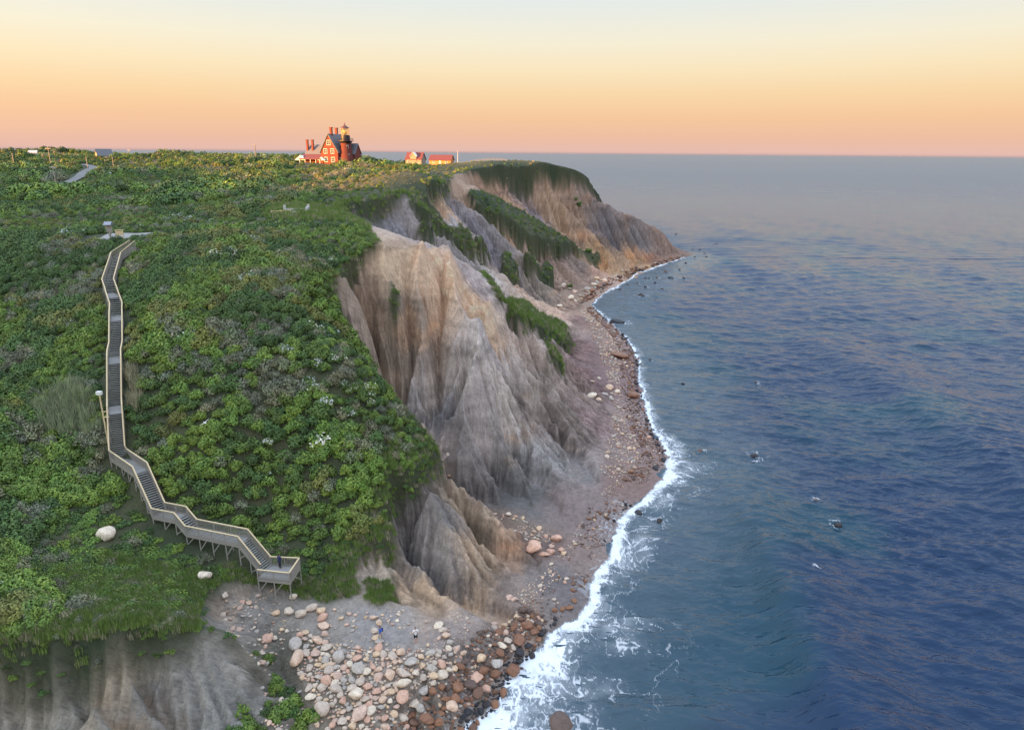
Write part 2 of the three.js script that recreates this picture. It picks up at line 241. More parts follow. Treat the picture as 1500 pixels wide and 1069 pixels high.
// gullies and rills: rain gathered down the fall line cuts deeper the more of it there is
const calm = hit(345, 890);
function erodeGrid(x0, x1, z0, z1, res, iters, K, talus) {
  const W = Math.round((x1 - x0) / res) + 1, Hh = Math.round((z1 - z0) / res) + 1, n = W * Hh, h = new Float32Array(n), start = new Float32Array(n), k = new Float32Array(n), hf = new Float32Array(n), A = new Float32Array(n), rec = new Int32Array(n), order = new Int32Array(n);
  for (let j = 0; j < Hh; j++) for (let i = 0; i < W; i++) { const x = x0 + i * res, z = z0 + j * res, s = surf0(x, z), q = j * W + i, m = 10 * res, edge = Math.min(1, Math.min(i, W - 1 - i, j, Hh - 1 - j) / 10); start[q] = s.h; h[q] = s.h + s.bare * s.steep * res * (1.5 * fbm(x * 0.35 / res * 0.35, z * 0.35 / res * 0.35, 3, 140) + 0.3 * (hsh(i, j, 141) - 0.5)); k[q] = s.bare * s.steep * edge * (1 - 0.9 * sstep(11, 6, Math.hypot(x - calm[0], z - calm[2]))) * (0.55 + 0.75 * (0.5 + 0.5 * fbm(x * 0.05, z * 0.05, 2, 142))) * (z > -52 ? 1.5 : 1); }
  const nb = [-1, 1, -W, W, -W - 1, -W + 1, W - 1, W + 1], nd = [1, 1, 1, 1, 1.414, 1.414, 1.414, 1.414].map(v => v * res);
  const heap = new Int32Array(n + 1), seen = new Uint8Array(n); let hn = 0;
  const push = q => { let c = hn++; while (c > 0) { const p = (c - 1) >> 1; if (hf[heap[p]] <= hf[q]) break; heap[c] = heap[p]; c = p; } heap[c] = q; };
  const pop = () => { const r = heap[0], l = heap[--hn]; let c = 0; for (;;) { let d = 2 * c + 1; if (d >= hn) break; if (d + 1 < hn && hf[heap[d + 1]] < hf[heap[d]]) d++; if (hf[heap[d]] >= hf[l]) break; heap[c] = heap[d]; c = d; } heap[c] = l; return r; };
  for (let it = 0; it < iters; it++) {
    seen.fill(0); hn = 0;
    for (let q = 0; q < n; q++) { const i = q % W, j = (q / W) | 0; if (i === 0 || j === 0 || i === W - 1 || j === Hh - 1 || h[q] < 0.6) { hf[q] = h[q]; seen[q] = 1; push(q); } }
    let m = 0;
    while (hn > 0) { const q = pop(); order[m++] = q; const i = q % W, j = (q / W) | 0; if (i === 0 || j === 0 || i === W - 1 || j === Hh - 1) { for (let e = 0; e < 8; e++) { const ii = i + [-1, 1, 0, 0, -1, 1, -1, 1][e], jj = j + [0, 0, -1, 1, -1, -1, 1, 1][e]; if (ii < 0 || jj < 0 || ii >= W || jj >= Hh) continue; const p = jj * W + ii; if (!seen[p]) { seen[p] = 1; hf[p] = Math.max(h[p], hf[q] + 1e-4); push(p); } } } else for (let e = 0; e < 8; e++) { const p = q + nb[e]; if (!seen[p]) { seen[p] = 1; hf[p] = Math.max(h[p], hf[q] + 1e-4); push(p); } } }
    for (let q = 0; q < n; q++) { const i = q % W, j = (q / W) | 0; rec[q] = q; A[q] = res * res; if (i === 0 || j === 0 || i === W - 1 || j === Hh - 1) continue; let best = 0; for (let e = 0; e < 8; e++) { const p = q + nb[e], s = (hf[q] - hf[p]) / nd[e] * (0.8 + 0.4 * hsh(q, e, it)); if (s > best) { best = s; rec[q] = p; } } }
    for (let o = m - 1; o >= 0; o--) { const q = order[o]; if (rec[q] !== q) A[rec[q]] += A[q]; }
    for (let o = 0; o < m; o++) { const q = order[o], r = rec[q]; if (r === q || k[q] <= 0 || h[q] <= h[r]) continue; const F = K * k[q] * Math.pow(Math.min(A[q], 80), 0.44) / res; h[q] = (h[q] + F * h[r]) / (1 + F); }
    for (let pass = 0; pass < 1; pass++) for (let j = 1; j < Hh - 1; j++) for (let i = 1; i < W - 1; i++) { const q = j * W + i; if (k[q] <= 0) continue; for (let e = 0; e < 4; e++) { const p = q + nb[e], d = h[q] - h[p] - talus * res; if (d > 0) { h[q] -= d * 0.3; h[p] += d * 0.12; } } }
  }
  for (let q = 0; q < n; q++) h[q] -= start[q];
  return (x, z) => { const fx = (x - x0) / res, fz = (z - z0) / res; if (fx < 0 || fz < 0 || fx >= W - 1 || fz >= Hh - 1) return 0; const i = fx | 0, j = fz | 0, u = fx - i, v = fz - j, q = j * W + i; return (h[q] * (1 - u) + h[q + 1] * u) * (1 - v) + (h[q + W] * (1 - u) + h[q + W + 1] * u) * v; };
}
const erodeNear = erodeGrid(-66, 32, -146, -36, 0.23, 18, 0.092, 2.8), erodeFar = erodeGrid(-64, 100, -385, -143, 0.75, 16, 0.12, 2.7);
function surf(x, z) {
  const s = surf0(x, z);
  s.cut = erodeNear(x, z) + erodeFar(x, z); s.h += s.cut;
  s.h += s.bare * 0.1 * fbm(x * 1.3, z * 1.3, 3, 70) * sstep(0, 1, s.h0);
  if (s.h < 2 && z < -40 && z > -365) { const sd = shoreDist(x, z); if (sd < 0) s.h = Math.max(s.h, Math.min(2, -sd * 0.09) + 0.03); else if (sd > 0.5) s.h = Math.min(s.h, -0.05 - 0.05 * sd); }
  return s;
}
const height = (x, z) => surf(x, z).h;

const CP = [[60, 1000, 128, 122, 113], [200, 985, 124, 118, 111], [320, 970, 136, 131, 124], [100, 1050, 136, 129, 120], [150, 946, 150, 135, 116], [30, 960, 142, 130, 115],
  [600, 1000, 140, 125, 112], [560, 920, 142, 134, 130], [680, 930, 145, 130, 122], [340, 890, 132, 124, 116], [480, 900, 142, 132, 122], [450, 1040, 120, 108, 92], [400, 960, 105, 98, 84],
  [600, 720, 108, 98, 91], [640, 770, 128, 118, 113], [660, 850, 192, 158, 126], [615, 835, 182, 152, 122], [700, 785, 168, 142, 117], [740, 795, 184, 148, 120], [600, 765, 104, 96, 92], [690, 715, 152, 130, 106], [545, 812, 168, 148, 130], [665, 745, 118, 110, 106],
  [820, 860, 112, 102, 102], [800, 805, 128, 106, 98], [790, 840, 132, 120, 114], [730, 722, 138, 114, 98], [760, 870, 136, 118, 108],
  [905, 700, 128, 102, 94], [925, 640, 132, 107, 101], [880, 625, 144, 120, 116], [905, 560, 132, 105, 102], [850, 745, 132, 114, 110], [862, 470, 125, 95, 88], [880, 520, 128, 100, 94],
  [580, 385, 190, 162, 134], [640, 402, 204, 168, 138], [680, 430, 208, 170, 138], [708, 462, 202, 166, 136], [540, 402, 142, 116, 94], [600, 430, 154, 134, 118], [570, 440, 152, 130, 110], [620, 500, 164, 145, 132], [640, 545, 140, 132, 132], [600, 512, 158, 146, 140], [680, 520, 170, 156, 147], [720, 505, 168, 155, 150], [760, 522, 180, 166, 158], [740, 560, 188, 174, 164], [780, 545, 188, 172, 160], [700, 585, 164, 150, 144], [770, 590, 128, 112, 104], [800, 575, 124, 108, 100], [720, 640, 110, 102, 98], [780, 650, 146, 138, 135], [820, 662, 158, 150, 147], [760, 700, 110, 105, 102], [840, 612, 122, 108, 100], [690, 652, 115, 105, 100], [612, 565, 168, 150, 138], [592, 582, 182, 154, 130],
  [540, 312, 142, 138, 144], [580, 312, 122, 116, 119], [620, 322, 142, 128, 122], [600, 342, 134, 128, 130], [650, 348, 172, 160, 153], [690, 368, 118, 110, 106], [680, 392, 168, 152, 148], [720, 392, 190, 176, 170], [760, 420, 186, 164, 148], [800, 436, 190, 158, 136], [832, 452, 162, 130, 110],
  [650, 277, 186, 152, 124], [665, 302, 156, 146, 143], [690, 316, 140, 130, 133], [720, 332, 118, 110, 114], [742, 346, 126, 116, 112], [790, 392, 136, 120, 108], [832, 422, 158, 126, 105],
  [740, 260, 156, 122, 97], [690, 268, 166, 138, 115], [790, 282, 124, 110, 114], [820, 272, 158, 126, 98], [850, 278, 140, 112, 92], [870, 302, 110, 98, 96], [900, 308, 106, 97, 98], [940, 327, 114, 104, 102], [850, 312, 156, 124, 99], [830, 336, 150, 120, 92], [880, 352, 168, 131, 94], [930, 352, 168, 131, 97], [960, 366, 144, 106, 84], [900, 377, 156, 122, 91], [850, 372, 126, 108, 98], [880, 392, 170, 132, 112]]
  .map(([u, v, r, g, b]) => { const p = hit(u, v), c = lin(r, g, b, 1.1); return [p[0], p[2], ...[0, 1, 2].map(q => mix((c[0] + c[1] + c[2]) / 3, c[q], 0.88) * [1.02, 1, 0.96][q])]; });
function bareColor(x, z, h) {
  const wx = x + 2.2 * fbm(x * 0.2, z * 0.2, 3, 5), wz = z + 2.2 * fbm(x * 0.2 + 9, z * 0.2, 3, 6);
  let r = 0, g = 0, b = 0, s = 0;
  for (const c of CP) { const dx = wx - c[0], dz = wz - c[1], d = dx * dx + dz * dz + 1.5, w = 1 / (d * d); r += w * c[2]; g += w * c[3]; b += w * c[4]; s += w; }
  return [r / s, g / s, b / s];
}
// tone of the ground itself: grain only
function grainTexture(size, f, amp, k, warm = 0) {
  const d = new Uint8Array(size * size * 4);
  const per = (x, y, p, kk) => { const i = Math.floor(x), j = Math.floor(y), fx = x - i, fy = y - j, u = fx * fx * (3 - 2 * fx), v = fy * fy * (3 - 2 * fy), m = t => ((t % p) + p) % p; const a = hsh(m(i), m(j), kk), b = hsh(m(i + 1), m(j), kk), c = hsh(m(i), m(j + 1), kk), e = hsh(m(i + 1), m(j + 1), kk); return a + (b - a) * u + (c - a) * v + (a - b - c + e) * u * v; };
  for (let y = 0; y < size; y++) for (let x = 0; x < size; x++) {
    let s = 0, a = 0.5, p = f, n = 0; for (let o = 0; o < 6; o++) { s += a * per(x / size * p, y / size * p, p, k + o); n += a; a *= 1.0; p *= 2; }
    const v = clamp(0.5 + (s / n - 0.5) * amp), o = (y * size + x) * 4; d[o] = d[o + 1] = d[o + 2] = 255 * v; d[o + 3] = 255;
  }
  return d;
}
function dataTex(d, size, srgb, repeat = true) { const t = new THREE.DataTexture(d, size, size); t.magFilter = t.minFilter = THREE.LinearFilter; if (repeat) t.wrapS = t.wrapT = THREE.RepeatWrapping; if (srgb) t.colorSpace = THREE.SRGBColorSpace; t.needsUpdate = true; return t; }
const grainData = grainTexture(1024, 12, 2.2, 100);
const grainCol = new Uint8Array(grainData.length); for (let i = 0; i < grainData.length; i += 4) { const v = 178 + (grainData[i] - 128) * 0.4; grainCol[i] = grainCol[i + 1] = grainCol[i + 2] = clamp(v, 0, 255); grainCol[i + 3] = 255; }
const grainMap = dataTex(grainCol, 1024, false), grainBump = dataTex(grainData, 1024, false);

// ───────────────────────── the land: one sheet, finer where the cliffs stand ─────────────────────────
const fineL = lerpTable([[20, -62], [44, -60], [52, -48], [60, -32], [75, -30], [100, -32], [125, -36], [150, -46], [175, -52], [200, -42], [240, -40], [270, -38], [300, -32], [345, -10], [400, -20], [600, -150]]);
{
  const rows = []; let d = -600; while (d < 620) { rows.push(-d); d += d < -60 ? 25 : d < 20 ? 8 : d < 34 ? 1.2 : d < 38 ? 0.6 : d < 135 ? 0.23 : d < 380 ? mix(0.23, 0.85, (d - 135) / 245) : d < 430 ? 2.5 : 8; }
  const CL = 180, CF = 380, CR = 14, W = CL + CF + CR, n = rows.length, pos = new Float32Array(W * n * 3), colr = new Float32Array(W * n * 3), uv = new Float32Array(W * n * 2);
  for (let j = 0; j < n; j++) {
    const z = rows[j], dd = -z, xa = fineL(dd), xb = Math.max(shoreX(dd) + 5, xa + 20), x0 = -640, x1 = xb + 70;
    for (let i = 0; i < W; i++) {
      let x;
      if (i < CL) { const t = i / CL; x = xa - (xa - x0) * Math.pow(1 - t, 2.6); } else if (i < CL + CF) x = mix(xa, xb, (i - CL) / CF); else x = mix(xb, x1, (i - CL - CF) / (CR - 1));
      const o = (j * W + i) * 3, s = surf(x, z), h = s.h; pos[o] = x; pos[o + 1] = h; pos[o + 2] = z;
      uv[(j * W + i) * 2] = (x + 0.35 * h) / 7; uv[(j * W + i) * 2 + 1] = (z - 0.75 * h) / 7;
      let c = [0.055, 0.062, 0.028];
      const m = fbm(x * 0.11, z * 0.11, 3, 33); c = c.map((q, k) => q * (1 + 0.35 * m) + (k === 0 ? 0.012 : 0) * m);
      if (s.bare > 0.01) {
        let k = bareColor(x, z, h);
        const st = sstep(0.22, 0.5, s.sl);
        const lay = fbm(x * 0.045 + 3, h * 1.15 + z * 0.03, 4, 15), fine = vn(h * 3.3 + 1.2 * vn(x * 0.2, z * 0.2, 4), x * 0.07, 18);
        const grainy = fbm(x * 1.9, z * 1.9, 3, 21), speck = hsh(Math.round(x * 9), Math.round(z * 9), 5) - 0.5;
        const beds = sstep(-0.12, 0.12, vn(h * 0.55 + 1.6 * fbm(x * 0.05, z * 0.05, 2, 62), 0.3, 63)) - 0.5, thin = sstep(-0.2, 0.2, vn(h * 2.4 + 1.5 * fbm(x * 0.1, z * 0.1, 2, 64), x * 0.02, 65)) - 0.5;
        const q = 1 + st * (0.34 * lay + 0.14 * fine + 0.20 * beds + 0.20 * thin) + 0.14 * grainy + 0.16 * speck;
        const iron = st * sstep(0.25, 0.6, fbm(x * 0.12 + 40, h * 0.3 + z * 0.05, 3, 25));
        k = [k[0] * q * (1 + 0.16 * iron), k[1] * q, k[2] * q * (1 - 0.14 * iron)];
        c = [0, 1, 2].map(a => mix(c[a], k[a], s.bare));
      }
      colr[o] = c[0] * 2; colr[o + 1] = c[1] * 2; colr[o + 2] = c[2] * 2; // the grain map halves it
    }
  }
  for (let i = 0; i < colr.length; i++) colr[i] = Math.min(1, colr[i] * 0.72);
  const idx = new Uint32Array((W - 1) * (n - 1) * 6); let q = 0;
  for (let j = 0; j < n - 1; j++) for (let i = 0; i < W - 1; i++) { const a = j * W + i; idx[q++] = a; idx[q++] = a + 1; idx[q++] = a + W; idx[q++] = a + 1; idx[q++] = a + W + 1; idx[q++] = a + W; }
  const g = new THREE.BufferGeometry();
  g.setAttribute('position', new THREE.BufferAttribute(pos, 3)); g.setAttribute('color', new THREE.BufferAttribute(colr, 3)); g.setAttribute('uv', new THREE.BufferAttribute(uv, 2)); g.setIndex(new THREE.BufferAttribute(idx, 1)); g.computeVertexNormals();
  const m = new THREE.Mesh(g, new THREE.MeshStandardMaterial({ vertexColors: true, map: grainMap, bumpMap: grainBump, bumpScale: 0.07, roughness: 0.97, side: THREE.DoubleSide }));
  m.castShadow = m.receiveShadow = true;
  top(m, 'terrain', 'eroded clay bluffs and shrub covered hillside above the pebble beach', 'terrain', null, 'structure');
  console.log('terrain rows', n, 'verts', W * n);
}
// ───────────────────────── sea ─────────────────────────
const swells = [
  [[[1020, 640], [1062, 715], [1110, 790], [1150, 865], [1190, 960], [1235, 1069], [1290, 1180]], 2.7, 3.6, 8],
  [[[1130, 470], [1250, 540], [1330, 590], [1405, 640], [1500, 712], [1640, 830]], 2.8, 6, 14],
  [[[1010, 372], [1150, 402], [1300, 440], [1500, 500], [1800, 590]], 1.0, 9, 22],
].map(([l, a, f, b]) => ({ P: l.map(([u, v]) => atH(u, v, 0)), a, f, b }));
const comps = [];
{ const s0 = seed; seed = 777;
  for (let i = 0; i < 44; i++) { const L = 0.95 * Math.pow(14 / 0.95, Math.pow(rnd(), 1.25)), th = (rr(-1, 1) + rr(-1, 1)) * 0.42 + 1.75, k = 2 * Math.PI / L; comps.push({ kx: k * Math.cos(th), kz: k * Math.sin(th), L, a: 0.0175 * Math.pow(L, 0.70) * rr(0.6, 1.25), p: rr(0, 6.283) }); }
  seed = s0; }
function swellAt(x, z) {
  let s = 0;
  for (const w of swells) {
    let best = 1e9, sd = 0, tt = 0; const P = w.P;
    for (let i = 1; i < P.length; i++) { const a = P[i - 1], b = P[i], dx = b[0] - a[0], dz = b[2] - a[2], l2 = dx * dx + dz * dz, t = clamp(((x - a[0]) * dx + (z - a[2]) * dz) / l2), ex = x - a[0] - dx * t, ez = z - a[2] - dz * t, e = Math.hypot(ex, ez); if (e < best) { best = e; sd = Math.sign(dx * ez - dz * ex) * e; tt = (i - 1 + t) / (P.length - 1); } }
    sd += 1.2 * fbm(x * 0.06, z * 0.06, 2, 80);
    const shore = sd > 0; // the steep front looks to the shore
    const e = Math.exp(-((sd / (shore ? w.f : w.b)) ** 2));
    s += w.a * e * sstep(0, 0.22, tt) * sstep(1.0, 0.9, tt) * (0.75 + 0.35 * vn(x * 0.03, z * 0.03, 82));
  }
  return s;
}
function waterH(x, z, cell, sd) {
  let h = 0; const calm = 0.75 + 0.25 * sstep(0, 16, sd);
  for (const c of comps) { const f = clamp((c.L / cell - 2.2) / 2); if (f > 0) { const s = Math.sin(c.kx * x + c.kz * z + c.p + 1.2 * vn(x * 0.035, z * 0.035, 83)); h += f * c.a * (s + 0.35 * (s * s - 0.5)); } }
  h *= calm * (0.85 + 0.35 * fbm(x * 0.02, z * 0.02, 2, 84));
  h += swellAt(x, z) * sstep(3, 20, sd);
  h += 0.16 * sstep(0, 1.2, sd) * sstep(5, 1.5, sd) * (0.6 + 0.5 * vn(x * 0.12, z * 0.12, 85)) - 0.06;
  if (sd < 0) h += Math.max(-1.5, 0.3 * sd);
  return h;
}
const waveData = grainTexture(1024, 10, 1.9, 300);
// ripples drawn out across the wind
const rippleData = (() => { const S = 1024, d = new Uint8Array(S * S * 4), w = []; const s0 = seed; seed = 99; for (let i = 0; i < 84; i++) { const ky = Math.round(i < 60 ? rr(9, 48) : rr(48, 110)), kx = Math.round(ky * rr(-0.55, 0.55)); w.push([kx, ky, 1 / Math.pow(Math.hypot(kx, ky), 0.85), rr(0, 6.28)]); } seed = s0;
  let n = 0; for (const q of w) n += q[2] * q[2]; n = Math.sqrt(n / 2);
  for (let y = 0; y < S; y++) for (let x = 0; x < S; x++) { let s = 0; for (const q of w) s += q[2] * Math.sin(6.28318 * (q[0] * x + q[1] * y) / S + q[3]); s /= n; const o = (y * S + x) * 4, v = clamp(0.5 + 0.17 * s + 0.25 * (waveData[o] / 255 - 0.5)); d[o] = d[o + 1] = d[o + 2] = v * 255; d[o + 3] = 255; } return d; })();
const rippleBump = dataTex(rippleData, 1024, false);
{
  const rows = []; let d = 26; while (d < 60000) { rows.push(-d); d += d < 130 ? 0.3 : Math.min(d * 0.03, 0.3 * Math.pow(d / 130, 1.55)); }
  const W = 390, n = rows.length, pos = new Float32Array(W * n * 3), colr = new Float32Array(W * n * 3), uv = new Float32Array(W * n * 2), uv1 = new Float32Array(W * n * 2);
  for (let j = 0; j < n; j++) {
    const z = rows[j], dd = -z, x0 = dd < 365 ? shoreX(dd) - 9 : mix(shoreX(365) - 9, -1.1 * dd - 60, sstep(365, 520, dd)), x1 = Math.max(70, 1.0 * dd + 30);
    for (let i = 0; i < W; i++) {
      const t = i / (W - 1), x = mix(x0, x1, dd < 365 ? mix(t, t * t, 0.35) : t), cell = Math.max((x1 - x0) / W, j ? rows[j - 1] - z : 0.4), sd = dd < 400 ? shoreDist(x, z) : 200;
      const o = (j * W + i) * 3; pos[o] = x; pos[o + 1] = waterH(x, z, cell, sd); pos[o + 2] = z;
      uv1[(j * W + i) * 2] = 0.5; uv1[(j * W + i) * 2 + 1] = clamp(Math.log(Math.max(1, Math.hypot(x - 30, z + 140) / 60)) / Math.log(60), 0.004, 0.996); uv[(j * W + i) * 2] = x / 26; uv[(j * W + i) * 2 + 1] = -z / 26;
      // shallow-water depth tint painted into the opaque colour, patchy with sand and weed
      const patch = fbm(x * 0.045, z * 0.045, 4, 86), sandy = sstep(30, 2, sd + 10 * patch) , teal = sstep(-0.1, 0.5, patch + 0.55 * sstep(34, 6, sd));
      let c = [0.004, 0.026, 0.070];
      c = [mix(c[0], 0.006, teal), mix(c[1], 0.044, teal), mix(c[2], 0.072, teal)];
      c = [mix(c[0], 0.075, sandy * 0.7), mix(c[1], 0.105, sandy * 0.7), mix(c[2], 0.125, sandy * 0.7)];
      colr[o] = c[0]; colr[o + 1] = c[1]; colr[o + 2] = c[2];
    }
  }
  const idx = []; for (let j = 0; j < n - 1; j++) for (let i = 0; i < W - 1; i++) { const a = j * W + i; idx.push(a, a + 1, a + W, a + 1, a + W + 1, a + W); }
  const g = new THREE.BufferGeometry();
  g.setAttribute('position', new THREE.BufferAttribute(pos, 3)); g.setAttribute('color', new THREE.BufferAttribute(colr, 3)); g.setAttribute('uv', new THREE.BufferAttribute(uv, 2)); g.setAttribute('uv1', new THREE.BufferAttribute(uv1, 2)); g.setIndex(idx); g.computeVertexNormals();
  // roughness rises with distance offshore so the far sea reflects bluer sky
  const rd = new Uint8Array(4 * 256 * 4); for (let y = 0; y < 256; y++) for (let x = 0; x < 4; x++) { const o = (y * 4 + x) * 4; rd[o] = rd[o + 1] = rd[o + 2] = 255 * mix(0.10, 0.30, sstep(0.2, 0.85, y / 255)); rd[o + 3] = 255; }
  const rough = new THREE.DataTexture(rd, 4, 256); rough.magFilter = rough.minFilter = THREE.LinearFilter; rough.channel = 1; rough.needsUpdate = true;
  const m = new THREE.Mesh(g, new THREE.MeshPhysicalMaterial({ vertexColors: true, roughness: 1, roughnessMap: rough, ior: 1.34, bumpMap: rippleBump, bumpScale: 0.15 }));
  m.receiveShadow = true;
  top(m, 'sea', 'deep blue sea with wind ripples and low swells', 'sea', null, 'structure');
  console.log('sea rows', n);
}
// foam: a thin skin of froth on the water along the beach and round the rocks in the surf
const seaRocks = [[905, 472, 2.6, 1.5], [939, 433, 1.9, 1.3], [983, 407, 1.5, .9], [963, 407, .9, .7], [951, 408, .8, .6], [1001, 407, .9, .5], [990, 343, 1.2, .8], [1048, 357, 1.6, .4], [1105, 669, 1.0, .9], [1026, 661, .6, .5], [1227, 769, .8, .7], [1196, 845, .6, .35], [820, 1066, 1.7, 1.3], [966, 763, .55, .45], [936, 752, .8, .5], [900, 497, .8, .6], [1108, 560, .5, .25], [953, 527, .5, .4], [937, 534, .6, .4], [930, 543, .5, .35], [1001, 562, .5, .25], [1015, 366, 1.1, .8], [1025, 366, .8, .6], [1018, 376, .8, .6], [1032, 371, .9, .6], [1005, 385, .8, .6], [995, 395, .9, .7], [975, 398, 1.0, .7], [960, 414, .8, .6], [946, 420, .8, .5], [934, 415, .7, .5], [920, 418, .8, .6], [908, 424, .8, .6], [970, 423, .6, .4], [946, 407, .7, .5], [1035, 376, .7, .4], [1195, 732, .5, .25]]
  .map(([u, v, r, h]) => [...atH(u, v, 0), r, h]);
{
  const FX0 = -12, FX1 = 98, FZ0 = -375, FZ1 = -38, FW = 2048, FH = 2048, d = new Uint8Array(FW * FH * 4);
  const worley = (x, z, k) => { const i = Math.floor(x), j = Math.floor(z); let a = 9, b = 9; for (let p = -1; p <= 1; p++) for (let q = -1; q <= 1; q++) { const ex = i + p + hsh(i + p, j + q, k) - x, ez = j + q + hsh(i + p, j + q, k + 1) - z, e = Math.sqrt(ex * ex + ez * ez); if (e < a) { b = a; a = e; } else if (e < b) b = e; } return b - a; };
  for (let j = 0; j < FH; j++) {
    const z = mix(FZ0, FZ1, (j + 0.5) / FH), sx = shoreX(-z);
    for (let i = 0; i < FW; i++) {
      const x = mix(FX0, FX1, (i + 0.5) / FW), o = (j * FW + i) * 4; let f = 0;
      if (x > sx - 14 && x < sx + 44) {
        const near = -z < 150 ? 1 : 0.55, wob = 1.5 * fbm(x * 0.16, z * 0.16, 3, 200), sd0 = shoreDist(x, z);
        if (sd0 > -6 && sd0 < 24) {
          const sd = sd0 + wob * near, wid = (2.0 + 2.2 * (0.5 + 0.5 * vn(z * 0.07, 4.2, 201)) + (z > -68 ? 2.2 : 0)) * (-z > 145 ? 0.3 : -z > 110 ? 0.5 : 1);
          const wx = x + 0.5 * fbm(x * 0.7, z * 0.7, 2, 202), wz = z + 0.5 * fbm(x * 0.7 + 7, z * 0.7, 2, 203), st = 1 + 0.35 * (fbm(x * 0.1, z * 0.1, 2, 219)), lace = Math.min(1.25 * Math.abs(fbm(wx * 0.55 * st, wz * 0.42, 4, 204)), 1.5 * Math.abs(fbm(wx * 1.5, wz * 1.15 + 9, 3, 206)) + 0.03, 1.9 * Math.abs(fbm(wx * 3.4, wz * 2.6, 2, 207)) + 0.08);
          const dens = sstep(-0.5, 0.4, sd) * (0.74 * sstep(wid * 0.8, wid * 0.1, sd + 0.6 * fbm(x * 0.5, z * 0.5, 3, 213)) + 0.7 * sstep(wid * 2.9, wid * 0.7, sd) * (0.6 + 0.6 * fbm(x * 0.25, z * 0.25, 3, 208))) ;
          const thr = 0.035 + 0.38 * dens * dens;
          f = dens > 0.02 ? sstep(thr, thr * 0.3, lace) * Math.min(1, 0.25 + dens * 1.1) * sstep(0.02, 0.14, dens) : 0;
          f = Math.max(f, 0.85 * sstep(0.75, 1.15, dens + 0.7 * fbm(x * 1.5, z * 1.5, 3, 209)));
          f = Math.max(f, 0.42 * sstep(0.12, 0.7, dens) * (0.65 + 0.7 * fbm(x * 0.8, z * 0.8, 3, 215)));
          if (sd < 0.2 && sd > -5) f = Math.max(f, 0.5 * sstep(0.09, 0.02, lace) * sstep(-4.5, 0, sd) * sstep(-0.2, 0.4, fbm(x * 0.12, z * 0.12, 2, 211))); // froth left on the sand
        }
      }
      d[o] = d[o + 1] = d[o + 2] = clamp(f) * 255; d[o + 3] = 255;
    }
  }
  const px = (x, z) => [Math.floor((x - FX0) / (FX1 - FX0) * FW), Math.floor((z - FZ0) / (FZ1 - FZ0) * FH)];
  for (const [x, , z, r] of seaRocks) { const [a, b] = px(x, z), R = r * 2.6 + 1; const ri = R / (FX1 - FX0) * FW, rj = R / (FZ1 - FZ0) * FH; for (let j = Math.floor(b - rj); j <= b + rj; j++) for (let i = Math.floor(a - ri); i <= a + ri; i++) if (i >= 0 && j >= 0 && i < FW && j < FH) { const wx = mix(FX0, FX1, i / FW), wz = mix(FZ0, FZ1, j / FH), e = Math.hypot(wx - x - 0.3 * r, wz - z) / r, l = Math.abs(fbm(wx * 1.3, wz * 1.1, 3, 214)); const f = 0.75 * sstep(0.16, 0.03, l) * sstep(2.1, 0.8, e + 0.9 * fbm(wx * 0.6, wz * 0.6, 3, 212)); const o = (j * FW + i) * 4; if (f * 255 > d[o]) d[o] = d[o + 1] = d[o + 2] = f * 255; } }
  const alpha = new THREE.DataTexture(d, FW, FH); alpha.magFilter = alpha.minFilter = THREE.LinearFilter; alpha.needsUpdate = true;
  const rows = []; for (let q = -FZ1; q < -FZ0; q += q < 130 ? 0.45 : 1) rows.push(-q);
  const W = 110, n = rows.length, pos = [], uv = [], idx = [];
  for (let j = 0; j < n; j++) { const z = rows[j], sx = shoreX(-z); for (let i = 0; i < W; i++) { const x = clamp(sx - 7 + 40 * Math.pow(i / (W - 1), 1.25), FX0, FX1), sd = shoreDist(x, z), g = Math.max(waterH(x, z, 0.5, sd), sd < 2 ? height(x, z) : -9); pos.push(x, g + 0.05, z); uv.push((x - FX0) / (FX1 - FX0), (z - FZ0) / (FZ1 - FZ0)); } }
  for (let j = 0; j < n - 1; j++) for (let i = 0; i < W - 1; i++) { const a = j * W + i; idx.push(a, a + 1, a + W, a + 1, a + W + 1, a + W); }
  const g = new THREE.BufferGeometry(); g.setAttribute('position', new THREE.Float32BufferAttribute(pos, 3)); g.setAttribute('uv', new THREE.Float32BufferAttribute(uv, 2)); g.setIndex(idx); g.computeVertexNormals();
  const m = new THREE.Mesh(g, new THREE.MeshStandardMaterial({ color: col(0.78, 0.8, 0.82), roughness: 0.85, alphaMap: alpha, transparent: true, side: THREE.DoubleSide }));
  m.receiveShadow = true;
  top(m, 'sea_foam', 'white lacy surf foam washing along the beach', 'foam', null, 'stuff');
}
